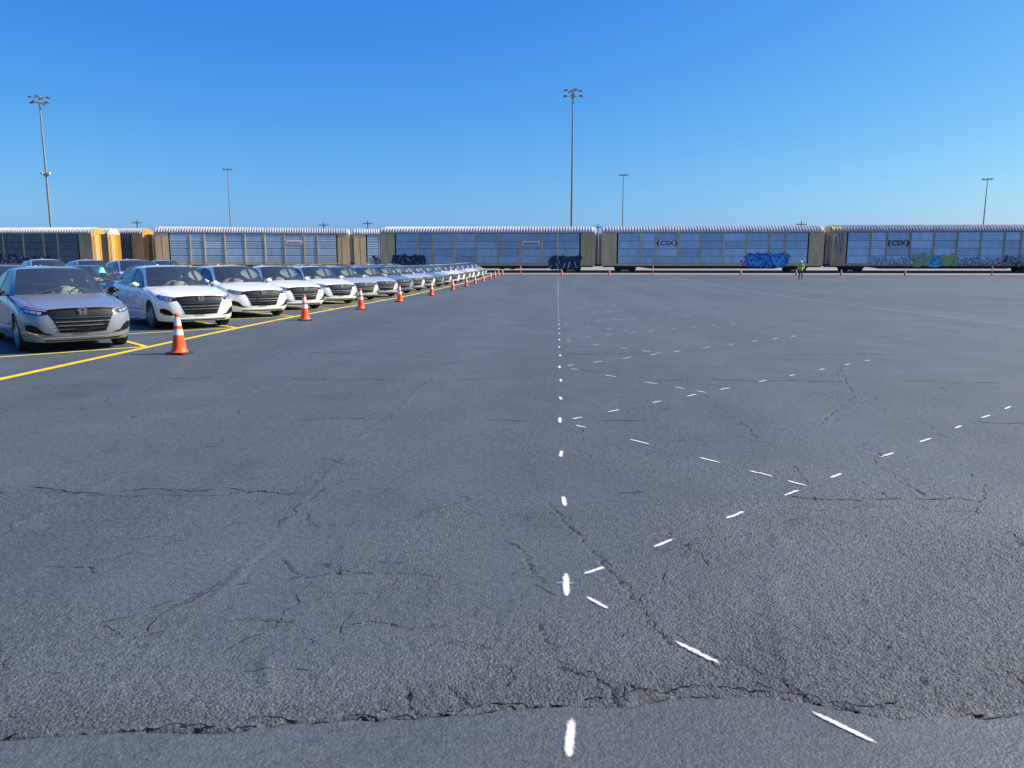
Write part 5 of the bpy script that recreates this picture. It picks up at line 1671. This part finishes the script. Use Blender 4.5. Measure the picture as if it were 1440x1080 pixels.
def person(x, y, rz):
    r = empty('person', (x, y, ground_z(x, y)), rz)
    tag(r, 'person in yellow high-visibility top, dark trousers and white hard hat walking near the track', 'person')
    # local: +y forward, stride with the left leg ahead, head bowed
    J = [((0,0,.96),(.155,.115)), ((0,.01,1.12),(.15,.115)), ((0,.04,1.32),(.175,.12)), ((0,.06,1.45),(.13,.10)), ((0,.085,1.53),(.058,.06)), ((0,.12,1.62),(.080,.095)), ((0,.125,1.70),(.078,.09)),
         ((.10,0,.90),.098), ((.105,.14,.52),.066), ((.11,.10,.12),.046), ((.11,.12,.055),.045), ((.115,.25,.035),.038),
         ((-.10,0,.90),.098), ((-.105,-.02,.50),.066), ((-.11,-.24,.16),.046), ((-.11,-.25,.085),.045), ((-.115,-.13,.04),.038),
         ((.20,.05,1.42),.072), ((.29,-.02,1.16),.052), ((.28,.08,.93),.038), ((-.20,.05,1.42),.072), ((-.28,.10,1.17),.052), ((-.22,.30,1.06),.038)]
    B = [(0,1),(1,2),(2,3),(3,4),(4,5),(5,6),(0,7),(7,8),(8,9),(9,10),(10,11),(0,12),(12,13),(13,14),(14,15),(15,16),(3,17),(17,18),(18,19),(3,20),(20,21),(21,22)]
    body = skin_mesh('body', J, B, M['skin'])
    for m in ('jeans', 'hivis', 'boot', 'reflect'): body.materials.append(M[m])
    for p in body.polygons:
        c = p.center
        arm = abs(c.x) > .19 and c.z > .85
        if c.z > 1.515: k = 0
        elif arm: k = 2 if c.z > .97 else 0
        elif c.z > .90: k = 2
        elif c.z > .13: k = 1
        else: k = 3
        if k == 2 and (1.08 < c.z < 1.13) and not arm: k = 4
        p.material_index = k
    link(bpy.data.objects.new('body', body), r)
    # hands: palm and five fingers each
    for sx, w, d in ((1, Vector((.28,.08,.93)), Vector((.0,.22,-.97))), (-1, Vector((-.22,.30,1.06)), Vector((.25,.95,-.15)))):
        d.normalize(); sd_ = Vector((1, 0, 0)); sd_ = (sd_ - d * sd_.dot(d)).normalized(); cu = d.cross(sd_) * (-1)
        js = [(tuple(w), .026), (tuple(w + d * .05), (.036, .020)), (tuple(w + d * .09), (.038, .018))]; bs = [(0, 1), (1, 2)]
        for q, (o_, ln) in enumerate(((-.028, .062), (-.010, .074), (.010, .07), (.028, .055))):
            b0 = len(js)
            p0 = w + d * .092 + sd_ * o_
            js += [(tuple(p0), .009), (tuple(p0 + d * ln * .55 + cu * .008), .008), (tuple(p0 + d * ln * .9 + cu * .03), .007)]
            bs += [(2, b0), (b0, b0 + 1), (b0 + 1, b0 + 2)]
        b0 = len(js); p0 = w + d * .04 + sd_ * (-.032 * sx)
        js += [(tuple(p0), .010), (tuple(p0 + d * .035 - sd_ * .018 * sx + cu * .01), .009), (tuple(p0 + d * .062 - sd_ * .02 * sx + cu * .02), .008)]
        bs += [(1, b0), (b0, b0 + 1), (b0 + 1, b0 + 2)]
        link(bpy.data.objects.new('hand', skin_mesh('hand', js, bs, M['skin'], 1)), r)
    f = MB().lathe([(.150, .0), (.145, .012), (.118, .018), (.115, .06), (.09, .115), (.05, .135), (.001, .14)], 20, c=(0, .125, 1.685))
    f.obj('hard_hat', M['hard_hat'], r, smooth=True)
    # face: nose, eyes, ears
    f = MB().prism([(-.014, 1.60), (.014, 1.60), (.006, 1.655), (-.006, 1.655)], .205, .235, 'xz'); f.obj('nose', M['skin'], r)
    for s in (-1, 1):
        MB().lathe([(.001, -.008), (.010, -.004), (.010, .004), (.001, .008)], 8, 'y', c=(s * .032, .205, 1.66)).obj('eye', M['print_black'], r)
        MB().box(s * .085 - .008, s * .085 + .008, .10, .14, 1.61, 1.67).obj('ear', M['skin'], r)
    return r
person(23.0, 75.0, R(155))
